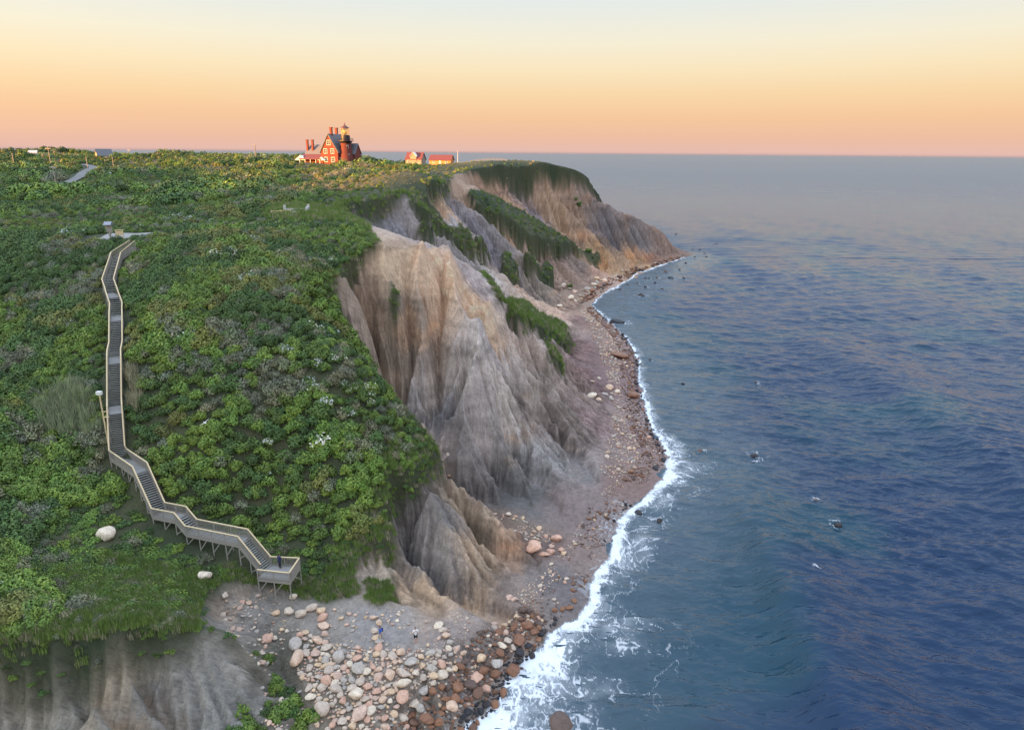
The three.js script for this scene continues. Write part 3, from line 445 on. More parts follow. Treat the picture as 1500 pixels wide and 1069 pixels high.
// ───────────────────────── wooden staircase down the bluff ─────────────────────────
const V = (x, y, z) => new THREE.Vector3(x, y, z);
function barGeo(a, b, w, h, o = V(0, 0, 0)) { // a beam from a to b, w wide, h high, relative to o
  const d = b.clone().sub(a), L = d.length(), x = d.clone().normalize(); let up = Math.abs(x.y) > 0.98 ? V(1, 0, 0) : V(0, 1, 0);
  const z = x.clone().cross(up).normalize(), y = z.clone().cross(x).normalize();
  const m = new THREE.Matrix4().makeBasis(x, y, z); const c = a.clone().add(b).multiplyScalar(0.5).sub(o); m.setPosition(c);
  return new THREE.BoxGeometry(L, h, w).applyMatrix4(m);
}
function woodTexture(k, lo, hi) { const S = 256, d = new Uint8Array(S * S * 4); for (let y = 0; y < S; y++) for (let x = 0; x < S; x++) { const g = 0.5 + 0.3 * vn(x * 0.03, y * 0.5, k) + 0.25 * vn(x * 0.12, y * 1.7, k + 1) + 0.25 * vn(x * 0.02, y * 0.06, k + 2), o = (y * S + x) * 4; for (let c = 0; c < 3; c++) d[o + c] = clamp(mix(lo[c], hi[c], clamp(g)), 0, 255); d[o + 3] = 255; } return dataTex(d, S, true); }
const woodGrey = new THREE.MeshStandardMaterial({ map: woodTexture(400, [120, 114, 106], [172, 164, 152]), roughness: 0.9 });
const woodPale = new THREE.MeshStandardMaterial({ map: woodTexture(420, [196, 170, 128], [228, 206, 168]), roughness: 0.85 });
const woodTread = [0, 1, 2].map(i => new THREE.MeshStandardMaterial({ map: woodTexture(430 + 9 * i, [112 + 9 * i, 110 + 8 * i, 106 + 8 * i], [158 + 8 * i, 154 + 8 * i, 148 + 8 * i]), roughness: 0.9 }));
const RAIL = 1.08, HALF = 0.78;
const nodes = stairNodes
  .map(([u, v, h]) => { const p = atH(u, v, h + RAIL); return V(p[0], h, p[2]); });
const stairLine = nodes.map(p => [p.x, p.y, p.z]);
// deck corners from the rail: back left, back right, front right, front left
const deckC = [[394, 815], [438, 817], [423, 839], [376, 834]].map(([u, v]) => { const p = atH(u, v, 9.0 + RAIL); return V(p[0], 9.0, p[2]); });
const deckMid = deckC.reduce((s, p) => s.add(p), V(0, 0, 0)).multiplyScalar(0.25);
{
  const O = V(deckMid.x, height(deckMid.x, deckMid.z), deckMid.z), S = new THREE.Group(); S.position.copy(O);
  top(S, 'wooden_staircase', 'long weathered wooden staircase with pale handrails zigzagging down the green bluff', 'staircase');
  const flat = v => V(v.x, 0, v.z);
  // side offsets with mitred corners
  const sides = nodes.map((p, i) => { const a = flat(nodes[Math.max(0, i - 1)]), b = flat(p), c = flat(nodes[Math.min(nodes.length - 1, i + 1)]); const d1 = i ? b.clone().sub(a).normalize() : c.clone().sub(b).normalize(), d2 = i < nodes.length - 1 ? c.clone().sub(b).normalize() : d1; const t = d1.clone().add(d2).normalize(), n = V(t.z, 0, -t.x), k = Math.min(1.5, 1 / Math.max(0.55, t.dot(d1))); return n.multiplyScalar(HALF * k); });
  const L = nodes.map((p, i) => p.clone().add(sides[i])), R = nodes.map((p, i) => p.clone().sub(sides[i]));
  const up = (p, y) => V(p.x, p.y + y, p.z);
  const balusters = [];
  const railing = (a, b, endPost, startPost = true) => {
    part(S, 'top_rail', barGeo(up(a, RAIL), up(b, RAIL), 0.15, 0.045, O), woodPale);
    part(S, 'upper_rail', barGeo(up(a, RAIL - 0.1), up(b, RAIL - 0.1), 0.04, 0.09, O), woodGrey);
    part(S, 'lower_rail', barGeo(up(a, 0.12), up(b, 0.12), 0.04, 0.09, O), woodGrey);
    const len = a.distanceTo(b), n = Math.max(1, Math.round(len / 0.14));
    for (let i = 0; i < n; i++) { const p = a.clone().lerp(b, (i + 0.5) / n); balusters.push(barGeo(up(p, -0.12), up(p, RAIL - 0.03), 0.042, 0.042, O)); }
    const m = Math.max(1, Math.round(len / 1.9));
    for (let i = 0; i <= m; i++) { if (i === m && !endPost || !i && !startPost) continue; const p = a.clone().lerp(b, i / m), g = height(p.x, p.z) - 0.4; part(S, 'post', barGeo(V(p.x, Math.min(g, p.y - 0.4), p.z), up(p, RAIL - 0.02), 0.1, 0.1, O), woodGrey); if (p.y - g > 1.4 && len > 1.5) { const q = a.clone().lerp(b, Math.min(1, (i + 0.55) / m)); part(S, 'brace', barGeo(V(p.x, Math.max(g + 0.3, p.y - 1.6), p.z), up(q, -0.3), 0.05, 0.1, O), woodGrey); } }
  };
  const treadGeo = new THREE.BoxGeometry(1, 0.045, 0.29);
  for (let i = 0; i < nodes.length - 1; i++) {
    const a = nodes[i], b = nodes[i + 1], last = i === nodes.length - 2;
    railing(L[i], L[i + 1], last); railing(R[i], R[i + 1], false);
    const drop = a.y - b.y, run = flat(a).distanceTo(flat(b));
    for (const q of [[L[i], L[i + 1]], [R[i], R[i + 1]]]) part(S, 'stringer', barGeo(up(q[0], -0.16), up(q[1], -0.16), 0.06, 0.3, O), woodGrey);
    if (drop > 0.45) {
      const n = Math.max(2, Math.round(drop / 0.185)), dir = flat(b).sub(flat(a)).normalize();
      for (let k = 0; k < n; k++) {
        const t = (k + 0.5) / n, p = a.clone().lerp(b, t), w = L[i].clone().lerp(L[i + 1], t).distanceTo(R[i].clone().lerp(R[i + 1], t)) - 0.08;
        const m = part(S, 'tread', treadGeo, woodTread[Math.floor(rnd() * 3)]); m.position.set(p.x - O.x, p.y - O.y - 0.02, p.z - O.z); m.rotation.y = Math.atan2(dir.x, dir.z); m.scale.set(w, 1, Math.min(1.1, run / n / 0.29 * 0.92));
      }
    } else {
      const n = Math.max(1, Math.round(run / 0.15)); // deck boards laid across the walkway
      for (let k = 0; k < n; k++) { const t0 = (k + 0.04) / n, t1 = (k + 0.96) / n, A = L[i].clone().lerp(L[i + 1], (t0 + t1) / 2), B = R[i].clone().lerp(R[i + 1], (t0 + t1) / 2); part(S, 'deck_board', barGeo(A, B, run / n * 0.93, 0.04, O), woodTread[Math.floor(rnd() * 3)]); }
    }
  }
  // the platform at the foot
  const [bl, br, fr, fl] = deckC;
  const n = 18; for (let k = 0; k < n; k++) { const t = (k + 0.5) / n; part(S, 'deck_board', barGeo(bl.clone().lerp(fl, t), br.clone().lerp(fr, t), bl.distanceTo(fl) / n * 0.93, 0.045, O), woodTread[Math.floor(rnd() * 3)]); }
  railing(bl, br, false); railing(br, fr, false); railing(fl, fr, true);
  for (const q of [[bl, br], [br, fr], [fl, fr], [bl, fl]]) part(S, 'joist', barGeo(up(q[0], -0.2), up(q[1], -0.2), 0.06, 0.28, O), woodGrey);
  const far = balusters.slice(0, balusters.length - 300);
  balusters.slice(-300).forEach(g => part(S, 'baluster', g, woodGrey));
  const m = part(S, 'baluster_row', mergeGeometries(far), woodGrey); m.userData.kind = 'stuff';
  console.log('stairs clearance', nodes.map(p => (p.y - height(p.x, p.z)).toFixed(1)).join(' '), 'balusters', balusters.length, 'deck', (deckMid.y - height(deckMid.x, deckMid.z)).toFixed(1));
}
const stairDist = (x, z) => edgeDist(stairLine, x, z, false);
// ───────────────────────── buildings and poles on the plateau ─────────────────────────
const bx = (w, h, d, x, y, z, ry = 0) => { const g = new THREE.BoxGeometry(w, h, d); if (ry) g.rotateY(ry); g.translate(x, y + h / 2, z); return g; };
function gableGeo(w, d, rise, over, thick, axisX = true) { // roof of two slabs, ridge along x, eave level y = 0
  const s = new THREE.Shape(), hw = w / 2 + over, k = rise / (w / 2), e = -over * k;
  s.moveTo(-hw, e); s.lineTo(0, rise); s.lineTo(hw, e); s.lineTo(hw, e + thick); s.lineTo(0, rise + thick * 1.2); s.lineTo(-hw, e + thick); s.closePath();
  const g = new THREE.ExtrudeGeometry(s, { depth: d + 2 * over, bevelEnabled: false }); g.translate(0, 0, -d / 2 - over); if (axisX) g.rotateY(Math.PI / 2); return g;
}
function gableWallGeo(w, d, eave, rise, axisX = true) { const s = new THREE.Shape(); s.moveTo(-w / 2, -2); s.lineTo(w / 2, -2); s.lineTo(w / 2, eave); s.lineTo(0, eave + rise); s.lineTo(-w / 2, eave); s.closePath(); const g = new THREE.ExtrudeGeometry(s, { depth: d, bevelEnabled: false }); g.translate(0, 0, -d / 2); if (axisX) g.rotateY(Math.PI / 2); return g; }
const brickTex = (() => { const S = 256, d = new Uint8Array(S * S * 4); for (let y = 0; y < S; y++) for (let x = 0; x < S; x++) { const n = 0.5 + 0.35 * vn(x * 0.09, y * 0.2, 500) + 0.3 * vn(x * 0.35, y * 0.5, 501), o = (y * S + x) * 4; d[o] = mix(100, 134, clamp(n)); d[o + 1] = mix(50, 72, clamp(n)); d[o + 2] = mix(44, 60, clamp(n)); d[o + 3] = 255; } return dataTex(d, S, true); })();
const brick = new THREE.MeshStandardMaterial({ map: brickTex, roughness: 0.9 });
const brickDimmed = brick.clone(); brickDimmed.color = col(0.8, 0.8, 0.85);  // house brick darkened for the tower, toning down the sun on it
const slate = std(col(0.14, 0.14, 0.155), 0.75), redRoof = std(col(0.16, 0.045, 0.045), 0.8), white = std(col(0.74, 0.72, 0.68), 0.7), darkIron = std(col(0.022, 0.02, 0.032), 0.5), stone = std(col(0.4, 0.36, 0.32), 0.9);
const glass = new THREE.MeshPhysicalMaterial({ color: col(0.05, 0.06, 0.08), roughness: 0.08, ior: 1.5 }), clear = new THREE.MeshPhysicalMaterial({ color: col(1, 0.98, 0.92), transmission: 1, thickness: 0, roughness: 0.05 });
const brass = std(col(0.75, 0.5, 0.12), 0.35, { metalness: 0.85 });
function windowParts(P, x, y, z, w, h, ry = 0, n = 2) { // frame (> pane ...), set into a wall whose outside is at z
  const f = part(P, 'window', mergeGeometries([bx(w + 0.24, 0.16, 0.12, 0, -0.16, 0), bx(w + 0.24, 0.16, 0.12, 0, h, 0), bx(0.12, h, 0.12, -w / 2 - 0.06, 0, 0), bx(0.12, h, 0.12, w / 2 + 0.06, 0, 0), bx(0.07, h, 0.08, 0, 0, 0), bx(w, 0.07, 0.08, 0, h / 2, 0)]), white);
  f.position.set(x, y, z); f.rotation.y = ry;
  const pg = new THREE.BoxGeometry(w / 2 - 0.04, h / 2 - 0.04, 0.03);
  for (const i of [-1, 1]) for (const j of [1, 3]) { const p = part(f, 'pane', pg, glass); p.position.set(i * w / 4, j * h / 4, 0); }
  return f;
}
const LH = (() => { const p = atD(508, 240.5, 345); return V(p[0], p[1], p[2]); })();
{ // tower: eight-sided brick shaft, gallery, watch room, glazed lantern
  const T = new THREE.Group(); T.position.set(LH.x, height(LH.x, LH.z) < LH.y + 0.5 ? Math.min(LH.y, height(LH.x, LH.z)) : LH.y, LH.z); top(T, 'lighthouse', 'octagonal brick lighthouse tower with dark gallery and glazed lantern beside the keepers house', 'lighthouse');
  const y0 = LH.y - T.position.y, oct = (r0, r1, h, y) => { const g = new THREE.CylinderGeometry(r1, r0, h, 8); g.rotateY(Math.PI / 8); g.translate(0, y0 + y + h / 2, 0); return g; };
  part(T, 'stone_base', oct(4.15, 4.0, 2.2, -1.4), stone);
  part(T, 'brick_shaft', oct(3.95, 2.5, 9.2, 0.8), brickDimmed);
  part(T, 'cornice', mergeGeometries([oct(2.6, 3.3, 0.9, 9.7)]), darkIron);
  part(T, 'gallery_deck', oct(3.85, 3.85, 0.25, 10.6), darkIron);
  const rail = part(T, 'gallery_railing', (() => { const a = []; for (const y of [0.55, 1.05]) { const g = new THREE.TorusGeometry(3.7, 0.05, 5, 24); g.rotateX(Math.PI / 2); g.translate(0, y0 + 10.85 + y, 0); a.push(g); } return mergeGeometries(a); })(), darkIron);
  for (let i = 0; i < 16; i++) { const a = i / 16 * 6.283, p = part(rail, 'railing_post', new THREE.CylinderGeometry(0.05, 0.05, 1.1, 5), darkIron); p.position.set(3.7 * Math.cos(a), y0 + 11.4, 3.7 * Math.sin(a)); }
  part(T, 'watch_room', new THREE.CylinderGeometry(2.2, 2.25, 2.6, 24).translate(0, y0 + 12.1, 0), darkIron);
  const lant = part(T, 'lantern', (() => { const a = []; for (let i = 0; i < 16; i++) { const t = i / 16 * 6.283; a.push(bx(0.09, 3.1, 0.09, 1.85 * Math.cos(t), 0, 1.85 * Math.sin(t))); } for (const y of [0, 1.5, 3]) { const g = new THREE.TorusGeometry(1.85, 0.06, 5, 24); g.rotateX(Math.PI / 2); g.translate(0, y, 0); a.push(g.toNonIndexed ? g : g); } return mergeGeometries(a); })(), brass); lant.position.y = y0 + 13.4;
  part(lant, 'glazing', new THREE.CylinderGeometry(1.78, 1.78, 3, 16, 1, true).translate(0, 1.5, 0), clear);
  part(lant, 'lens', new THREE.SphereGeometry(0.95, 20, 14).scale(1, 1.25, 1).translate(0, 1.45, 0), new THREE.MeshPhysicalMaterial({ color: col(0.9, 0.78, 0.4), roughness: 0.15, metalness: 0.6 }));
  part(lant, 'lens_stand', new THREE.CylinderGeometry(0.5, 0.7, 0.5, 12).translate(0, 0.22, 0), darkIron);
  part(T, 'roof', new THREE.LatheGeometry([[2.25, 0], [2.1, 0.15], [1.2, 0.85], [0.4, 1.35], [0.22, 1.5], [0.22, 1.7], [0.34, 1.9], [0.22, 2.1], [0.05, 2.2], [0.05, 2.9], [0, 2.9]].map(p => new THREE.Vector2(...p)), 16).translate(0, y0 + 16.5, 0), std(col(0.10, 0.035, 0.03), 0.6));
  for (const [y, r] of [[3.2, 3.35], [7.2, 2.8]]) { const a = 0.5; const w = windowParts(T, Math.sin(a) * r * 0.93, y0 + y, Math.cos(a) * r * 0.93, 0.8, 1.5, a); w.name = 'window'; }
}
{ // keepers' house: brick, tall front gable, lower wing with white-gabled porches
  const Hs = new THREE.Group(); Hs.position.set(LH.x - 7.4, LH.y - 0.2, LH.z + 1.0); Hs.rotation.y = -0.3; Hs.scale.setScalar(1.14); top(Hs, 'keepers_house', 'red brick keepers house with steep gable, grey roofs and paired chimneys', 'house');
  part(Hs, 'gable_wall', gableWallGeo(8.2, 11, 5.2, 6.9, false).translate(0, 0, -4.5), brick);
  const r1 = part(Hs, 'main_roof', gableGeo(8.2, 11, 6.9, 0.35, 0.28, false).translate(0, 5.2, -4.5), slate);
  for (const z of [-1.6, -8]) { const c = part(r1, 'chimney', mergeGeometries([bx(0.95, 4.2, 0.95, 0, 10.5, z), bx(1.25, 0.35, 1.25, 0, 14.7, z)]), brick); if (z < -5) c.position.x = -1.3; }
  part(Hs, 'verge_board', (() => { const a = []; for (const s of [-1, 1]) { const g = new THREE.BoxGeometry(8.4, 0.3, 0.1); g.rotateZ(-s * Math.atan2(6.9, 4.1)); g.translate(s * 2.1, 8.62, 1.14); a.push(g); } return mergeGeometries(a); })(), std(col(0.62, 0.42, 0.16), 0.8));
  for (const [x, y, w] of [[-0.0, 8.0, 1.6], [-1.7, 4.6, 1.5], [1.6, 4.6, 1.5], [1.7, 1.2, 1.5], [-1.7, 1.2, 1.5]]) windowParts(Hs, x, y, 1.03, w, 1.7);
  part(Hs, 'wing_wall', gableWallGeo(7.4, 9.5, 3.4, 4.4, true).translate(-8.6, 0, -5), brick);
  const r2 = part(Hs, 'wing_roof', gableGeo(7.4, 9.5, 4.4, 0.4, 0.25, true).translate(-8.6, 3.4, -5), slate);
  for (const x of [-13, -10.4]) part(r2, 'chimney', mergeGeometries([bx(0.8, 5.2, 0.8, x, 4.6, -3.2), bx(1.05, 0.3, 1.05, x, 9.8, -3.2)]), brick);
  const pr = part(Hs, 'porch_roof', (() => { const s = new THREE.Shape(); s.moveTo(0, 0); s.lineTo(3.9, -1.9); s.lineTo(3.9, -1.65); s.lineTo(0, 0.28); s.closePath(); const g = new THREE.ExtrudeGeometry(s, { depth: 10.5, bevelEnabled: false }); g.rotateY(-Math.PI / 2); g.translate(-3.6, 3.9, -1.4); return g; })(), redRoof);
  for (const x of [-13.8, -11.2, -8.6, -6, -4]) part(pr, 'porch_post', bx(0.2, 3.9, 0.2, x, -1.9, 2.2), white);
  const gablet = (x, w) => { const s = new THREE.Shape(); s.moveTo(-w / 2, 0); s.lineTo(w / 2, 0); s.lineTo(0, w * 0.36); s.closePath(); const g = new THREE.ExtrudeGeometry(s, { depth: 2.2, bevelEnabled: false }); g.translate(x, 1.7, -0.2); return g; };
  part(Hs, 'porch_gable', gablet(-13.6, 5.6), white); part(Hs, 'porch_gable', gablet(-3.4, 3.8), white);
  part(Hs, 'link_wall', gableWallGeo(5, 7, 4.6, 3.8, true).translate(6.2, 0, -6), brick);
  part(Hs, 'link_roof', gableGeo(5, 7, 3.8, 0.3, 0.25, true).translate(6.2, 4.6, -6), slate);
  const por = part(Hs, 'entry_porch', bx(2.6, 3.2, 2.6, 5.2, -0.6, -1.5), std(col(0.36, 0.2, 0.17), 0.85));
  part(por, 'porch_cap', bx(3, 0.25, 3, 5.2, 2.6, -1.5), white); part(por, 'doorway', new THREE.CylinderGeometry(0.7, 0.7, 0.1, 18).rotateX(Math.PI / 2).scale(1, 1.5, 1).translate(5.2, 1.2, -0.17), glass);
}
function cottage(name, label, u, v, d, w, dep, eave, rise, wallM, roofM, ry, dormer, group) {
  const p = atD(u, v, d), G = new THREE.Group(); const g0 = height(p[0], p[2]); G.position.set(p[0], Math.min(p[1], g0 + 0.3), p[2]); G.rotation.y = ry; top(G, name, label, 'house', group);
  const lift = Math.max(0, p[1] - G.position.y); G.position.y += lift * 0; const k = p[1] - G.position.y;
  part(G, 'wall', gableWallGeo(dep, w, eave + k, rise, true), wallM);
  const rf = part(G, 'roof', gableGeo(dep, w, rise, 0.35, 0.2, true).translate(0, eave + k, 0), roofM);
  if (dormer) { part(rf, 'dormer', gableWallGeo(dormer, 2.2, 1.2, dormer * 0.55, false).translate(0, eave + k + 0.2, dep / 2 - 0.9), wallM); part(rf, 'dormer_roof', gableGeo(dormer, 2.4, dormer * 0.55, 0.2, 0.15, false).translate(0, eave + k + 1.4, dep / 2 - 0.9), white); }
  for (const x of [-w * 0.3, w * 0.3]) windowParts(G, x, k + 0.9, dep / 2 + 0.04, 0.9, 1.2);
  part(G, 'door', bx(0.9, 2, 0.08, 0, k, dep / 2 + 0.04), white);
  return G;
}
const shingle = std(col(0.3, 0.25, 0.2), 0.9), cedar = std(col(0.55, 0.24, 0.1), 0.9);
cottage('cottage', 'small cedar cottage with white gabled dormer near the cliff edge', 609, 241, 352, 8.2, 6, 2.6, 3, shingle, redRoof, -0.25, 3.2);
cottage('barn', 'low barn with long red roof beside the cliff top fence', 647, 241.5, 338, 10.5, 5.4, 2.3, 2.1, cedar, redRoof, -0.2, 0);
cottage('farmhouse', 'lone shingled house among shrubs by the roadside utility poles', 153, 234.5, 400, 7.5, 6, 2.6, 3.2, std(col(0.6, 0.42, 0.28), 0.9), slate, 0.7, 0);
cottage('shed', 'tiny white shed peeking over distant shrubs near the sea horizon', 49, 229, 415, 4, 3, 2.1, 1.1, white, std(col(0.5, 0.5, 0.52), 0.8), 0.3, 0);
{ // poles
  const poleM = std(col(0.4, 0.33, 0.27), 0.9);
  const pole = (u, vb, vt, d, arm, label, r = 0.16) => { const p = atD(u, vb, d), t = atD(u, vt, d), G = new THREE.Group(), g = Math.min(height(p[0], p[2]), p[1]); G.position.set(p[0], g, p[2]); top(G, 'utility_pole', label, 'utility pole', 'utility poles along the road'); const h = t[1] - g; part(G, 'pole', new THREE.CylinderGeometry(r * 0.7, r, h, 8).translate(0, h / 2, 0), poleM); if (arm) { const c = part(G, 'crossarm', bx(arm, 0.22, 0.16, 0, h - 0.9, 0.12), poleM); for (const x of [-0.42, -0.15, 0.15, 0.42]) part(c, 'insulator', new THREE.CylinderGeometry(0.06, 0.08, 0.22, 6).translate(x * arm, h - 0.57, 0.12), white); } };
  pole(73, 236, 215, 330, 2.6, 'tall utility pole with crossarm standing against the sea horizon');
  pole(81, 269, 242, 240, 2.0, 'pale utility pole with crossarm beside the narrow road');
  pole(128, 246, 229, 330, 0, 'leaning bare utility pole between the road and the lone house');
  pole(166, 245, 229, 335, 0, 'bare utility pole right beside the lone shingled house');
  pole(190, 234, 218, 400, 1.6, 'distant utility pole behind the orange lit shrubs', 0.13);
  pole(19, 236, 224, 330, 0, 'short stub pole on the far western rise', 0.2);
  { // lattice mast
    const p = atD(375, 238, 370), t = atD(375, 213, 370), G = new THREE.Group(), g = Math.min(p[1], height(p[0], p[2])); G.position.set(p[0], g, p[2]); top(G, 'lattice_mast', 'slim lattice radio mast rising above orange lit shrubs', 'mast'); const h = t[1] - g, iron = std(col(0.3, 0.27, 0.26), 0.7);
    const leg = []; for (let i = 0; i < 3; i++) { const a = i * 2.094; part(G, 'leg', barGeo(V(0.6 * Math.cos(a), 0, 0.6 * Math.sin(a)), V(0.22 * Math.cos(a), h, 0.22 * Math.sin(a)), 0.12, 0.12), iron); for (let k = 0; k < 6; k++) { const b = (i + 1) * 2.094, r0 = mix(0.6, 0.22, k / 6), r1 = mix(0.6, 0.22, (k + 1) / 6); leg.push(barGeo(V(r0 * Math.cos(a), h * k / 6, r0 * Math.sin(a)), V(r1 * Math.cos(b), h * (k + 1) / 6, r1 * Math.sin(b)), 0.06, 0.06)); } } part(G, 'lattice', mergeGeometries(leg), iron); part(G, 'antenna', bx(0.5, 0.9, 0.5, 0, h - 0.3, 0), iron);
  }
  { const p = atD(670.5, 242, 330), t = atD(670.5, 221, 330), G = new THREE.Group(), g = Math.min(p[1], height(p[0], p[2])); G.position.set(p[0], g, p[2]); top(G, 'flagpole', 'slender white flagpole at the right end of the red roofed barn', 'flagpole'); const h = t[1] - g; part(G, 'pole', new THREE.CylinderGeometry(0.07, 0.12, h, 8).translate(0, h / 2, 0), white); part(G, 'finial', new THREE.SphereGeometry(0.16, 10, 8).translate(0, h, 0), brass); }
  // low rail fence along the cliff top
  const F = new THREE.Group(), a = atD(664, 246, 315), b = atD(742, 243.5, 318); F.position.set(a[0], height(a[0], a[2]), a[2]); top(F, 'rail_fence', 'low wooden rail fence along the grassy cliff top beside the red roofed barn', 'fence');
  const P = []; for (let i = 0; i <= 12; i++) { const x = mix(a[0], b[0], i / 12), z = mix(a[2], b[2], i / 12); P.push(V(x, height(x, z), z)); }
  const O = F.position; P.forEach((p, i) => { part(F, 'post', barGeo(p.clone().setY(p.y - 0.2), p.clone().setY(p.y + 1.1), 0.14, 0.14, O), woodGrey); if (i) for (const y of [0.5, 0.95]) part(F, 'rail', barGeo(P[i - 1].clone().setY(P[i - 1].y + y), p.clone().setY(p.y + y), 0.06, 0.12, O), woodGrey); });
}
// road and the paved landing at the head of the stairs
function ribbon(name, label, line, w, mat, lift = 0.06) {
  const c = new THREE.CatmullRomCurve3(line.map(p => V(p[0], 0, p[2]))), n = 60, pos = [], idx = [], uv = [];
  for (let i = 0; i <= n; i++) { const p = c.getPoint(i / n), t = c.getTangent(i / n), nx = t.z, nz = -t.x; for (let k = 0; k < 5; k++) { const s = (k / 4 - 0.5) * w, x = p.x + nx * s, z = p.z + nz * s; pos.push(x, height(x, z) + lift + 0.05, z); uv.push(x / 4, z / 4); } }
  for (let i = 0; i < n; i++) for (let k = 0; k < 4; k++) { const a = i * 5 + k; idx.push(a, a + 5, a + 1, a + 1, a + 5, a + 6); }
  const g = new THREE.BufferGeometry(); g.setAttribute('position', new THREE.Float32BufferAttribute(pos, 3)); g.setAttribute('uv', new THREE.Float32BufferAttribute(uv, 2)); g.setIndex(idx); g.computeVertexNormals();
  const m = new THREE.Mesh(g, mat); m.receiveShadow = true; return top(m, name, label, 'road', null, 'structure');
}
const asphalt = new THREE.MeshStandardMaterial({ color: col(0.26, 0.25, 0.24), map: grainMap, roughness: 0.95, side: THREE.DoubleSide });
const roadLine = [[84, 270], [100, 266], [118, 258], [126, 251], [136, 246], [120, 242]].map(([u, v], i) => { const p = hit(u, v); return p; });
ribbon('road', 'narrow grey road curving through the shrubs on the plateau', roadLine, 3.8, asphalt, 0.25);
const paveLine = [hit(150, 348), hit(180, 346), hit(205, 344), hit(222, 343)];
ribbon('pavement', 'pale paved landing at the head of the wooden stairs', paveLine, 6, new THREE.MeshStandardMaterial({ color: col(0.42, 0.4, 0.37), map: grainMap, roughness: 0.95, side: THREE.DoubleSide }), 0.12);
const pathDist = (x, z) => Math.min(edgeDist(roadLine, x, z, false), edgeDist(paveLine, x, z, false));
{ // small things at the stair head
  const p = hit(162, 352), y = height(p[0], p[2]), K = new THREE.Group(); K.position.set(p[0], y - 0.1, p[2]); top(K, 'information_kiosk', 'grey roofed wooden information kiosk on a post beside the stair head', 'kiosk');
  part(K, 'post', bx(0.22, 3.2, 0.22, 0, 0, 0), woodGrey); part(K, 'board', bx(1.05, 1.3, 0.2, 0, 1.6, 0), woodGrey); part(K, 'roof', gableGeo(0.9, 1.1, 0.38, 0.12, 0.07, true).translate(0, 2.95, 0), std(col(0.32, 0.33, 0.4), 0.8)); for (const s of [-1, 1]) part(K, 'strut', barGeo(V(0, 0.9, 0.02), V(s * 0.45, 1.6, 0.02), 0.06, 0.08), woodGrey);
  const q = hit(176, 352), B = new THREE.Group(); B.position.set(q[0], height(q[0], q[2]), q[2]); B.rotation.y = 0.25; top(B, 'sign_frame', 'pale new timber sign frame standing beside the grey kiosk', 'sign');
  for (const s of [-1, 1]) part(B, 'post', bx(0.14, 2.0, 0.14, s * 0.55, -0.2, 0), woodPale); part(B, 'panel', bx(1.0, 0.75, 0.06, 0, 0.95, 0.02), woodPale); part(B, 'crosspiece', bx(1.4, 0.14, 0.16, 0, 1.8, 0), woodPale); part(B, 'bench_board', bx(1.0, 0.08, 0.3, 0, 0.4, 0.1), woodPale);
  // leaning rail beside the stairs
  const a = atH(145, 578, 24.4), b = atH(153, 622, 20.6), c = V(b[0], b[1], b[2]), G = new THREE.Group(), e = V(a[0], a[1], a[2]); G.position.set(c.x, height(c.x, c.z), c.z); top(G, 'side_rail', 'yellowish timber side rail with a small white box on top', 'handrail'); const O = G.position;
  part(G, 'post', barGeo(V(c.x, O.y - 0.2, c.z), c, 0.12, 0.12, O), woodPale); part(G, 'rail', barGeo(c, e, 0.12, 0.12, O), woodPale); part(G, 'end_post', barGeo(V(e.x, height(e.x, e.z) - 0.2, e.z), e, 0.12, 0.12, O), woodPale); part(G, 'box', bx(0.6, 0.4, 0.4, e.x - O.x, e.y - O.y, e.z - O.z), white);
  for (const [u, v] of [[151, 603], [152.5, 611]]) { const t0 = atH(u - 1, v, 22.2), t1 = atH(159, v - 0.5, 22.2); part(G, 'rung', barGeo(V(...t0), V(...t1), 0.1, 0.1, O), woodPale); }
}
{ // ruined lookout on the cliff top
  const p = hit(433, 313), G = new THREE.Group(); G.position.set(p[0], height(p[0], p[2]), p[2]); G.rotation.y = 0.15; top(G, 'ruined_foundation', 'grey concrete foundation ruin in the cleared cliff top grass', 'ruin');
  const conc = new THREE.MeshStandardMaterial({ color: col(0.72, 0.7, 0.66), map: grainMap, roughness: 0.95 });
  part(G, 'back_wall', bx(4.6, 0.9, 0.35, -0.2, -0.1, -1.6), conc); part(G, 'side_wall', bx(0.35, 1.3, 3.2, 2.4, -0.1, 0), conc); part(G, 'front_wall', bx(3.0, 0.7, 0.35, 0.8, -0.3, 1.5), conc); part(G, 'floor_slab', bx(4.4, 0.12, 2.7, 0, -0.1, 0), conc); part(G, 'pillar', bx(0.5, 1.6, 0.5, -2.4, -0.1, -1.4), conc); part(G, 'pillar', bx(0.45, 1.6, 0.5, 2.4, 0, -1.9), conc);
  const F = new THREE.Group(), a = hit(398, 317), b = hit(426, 316); F.position.set(a[0], height(a[0], a[2]), a[2]); top(F, 'timber_fence', 'short pale timber fence left of the concrete ruin', 'fence'); const O = F.position;
  let prev = null; for (let i = 0; i <= 4; i++) { const x = mix(a[0], b[0], i / 4), z = mix(a[2], b[2], i / 4), q = V(x, height(x, z), z); part(F, 'post', barGeo(q.clone().setY(q.y - 0.2), q.clone().setY(q.y + 1), 0.12, 0.12, O), woodPale); if (prev) for (const y of [0.45, 0.85]) part(F, 'rail', barGeo(prev.clone().setY(prev.y + y), q.clone().setY(q.y + y), 0.05, 0.14, O), woodPale); prev = q; }
}
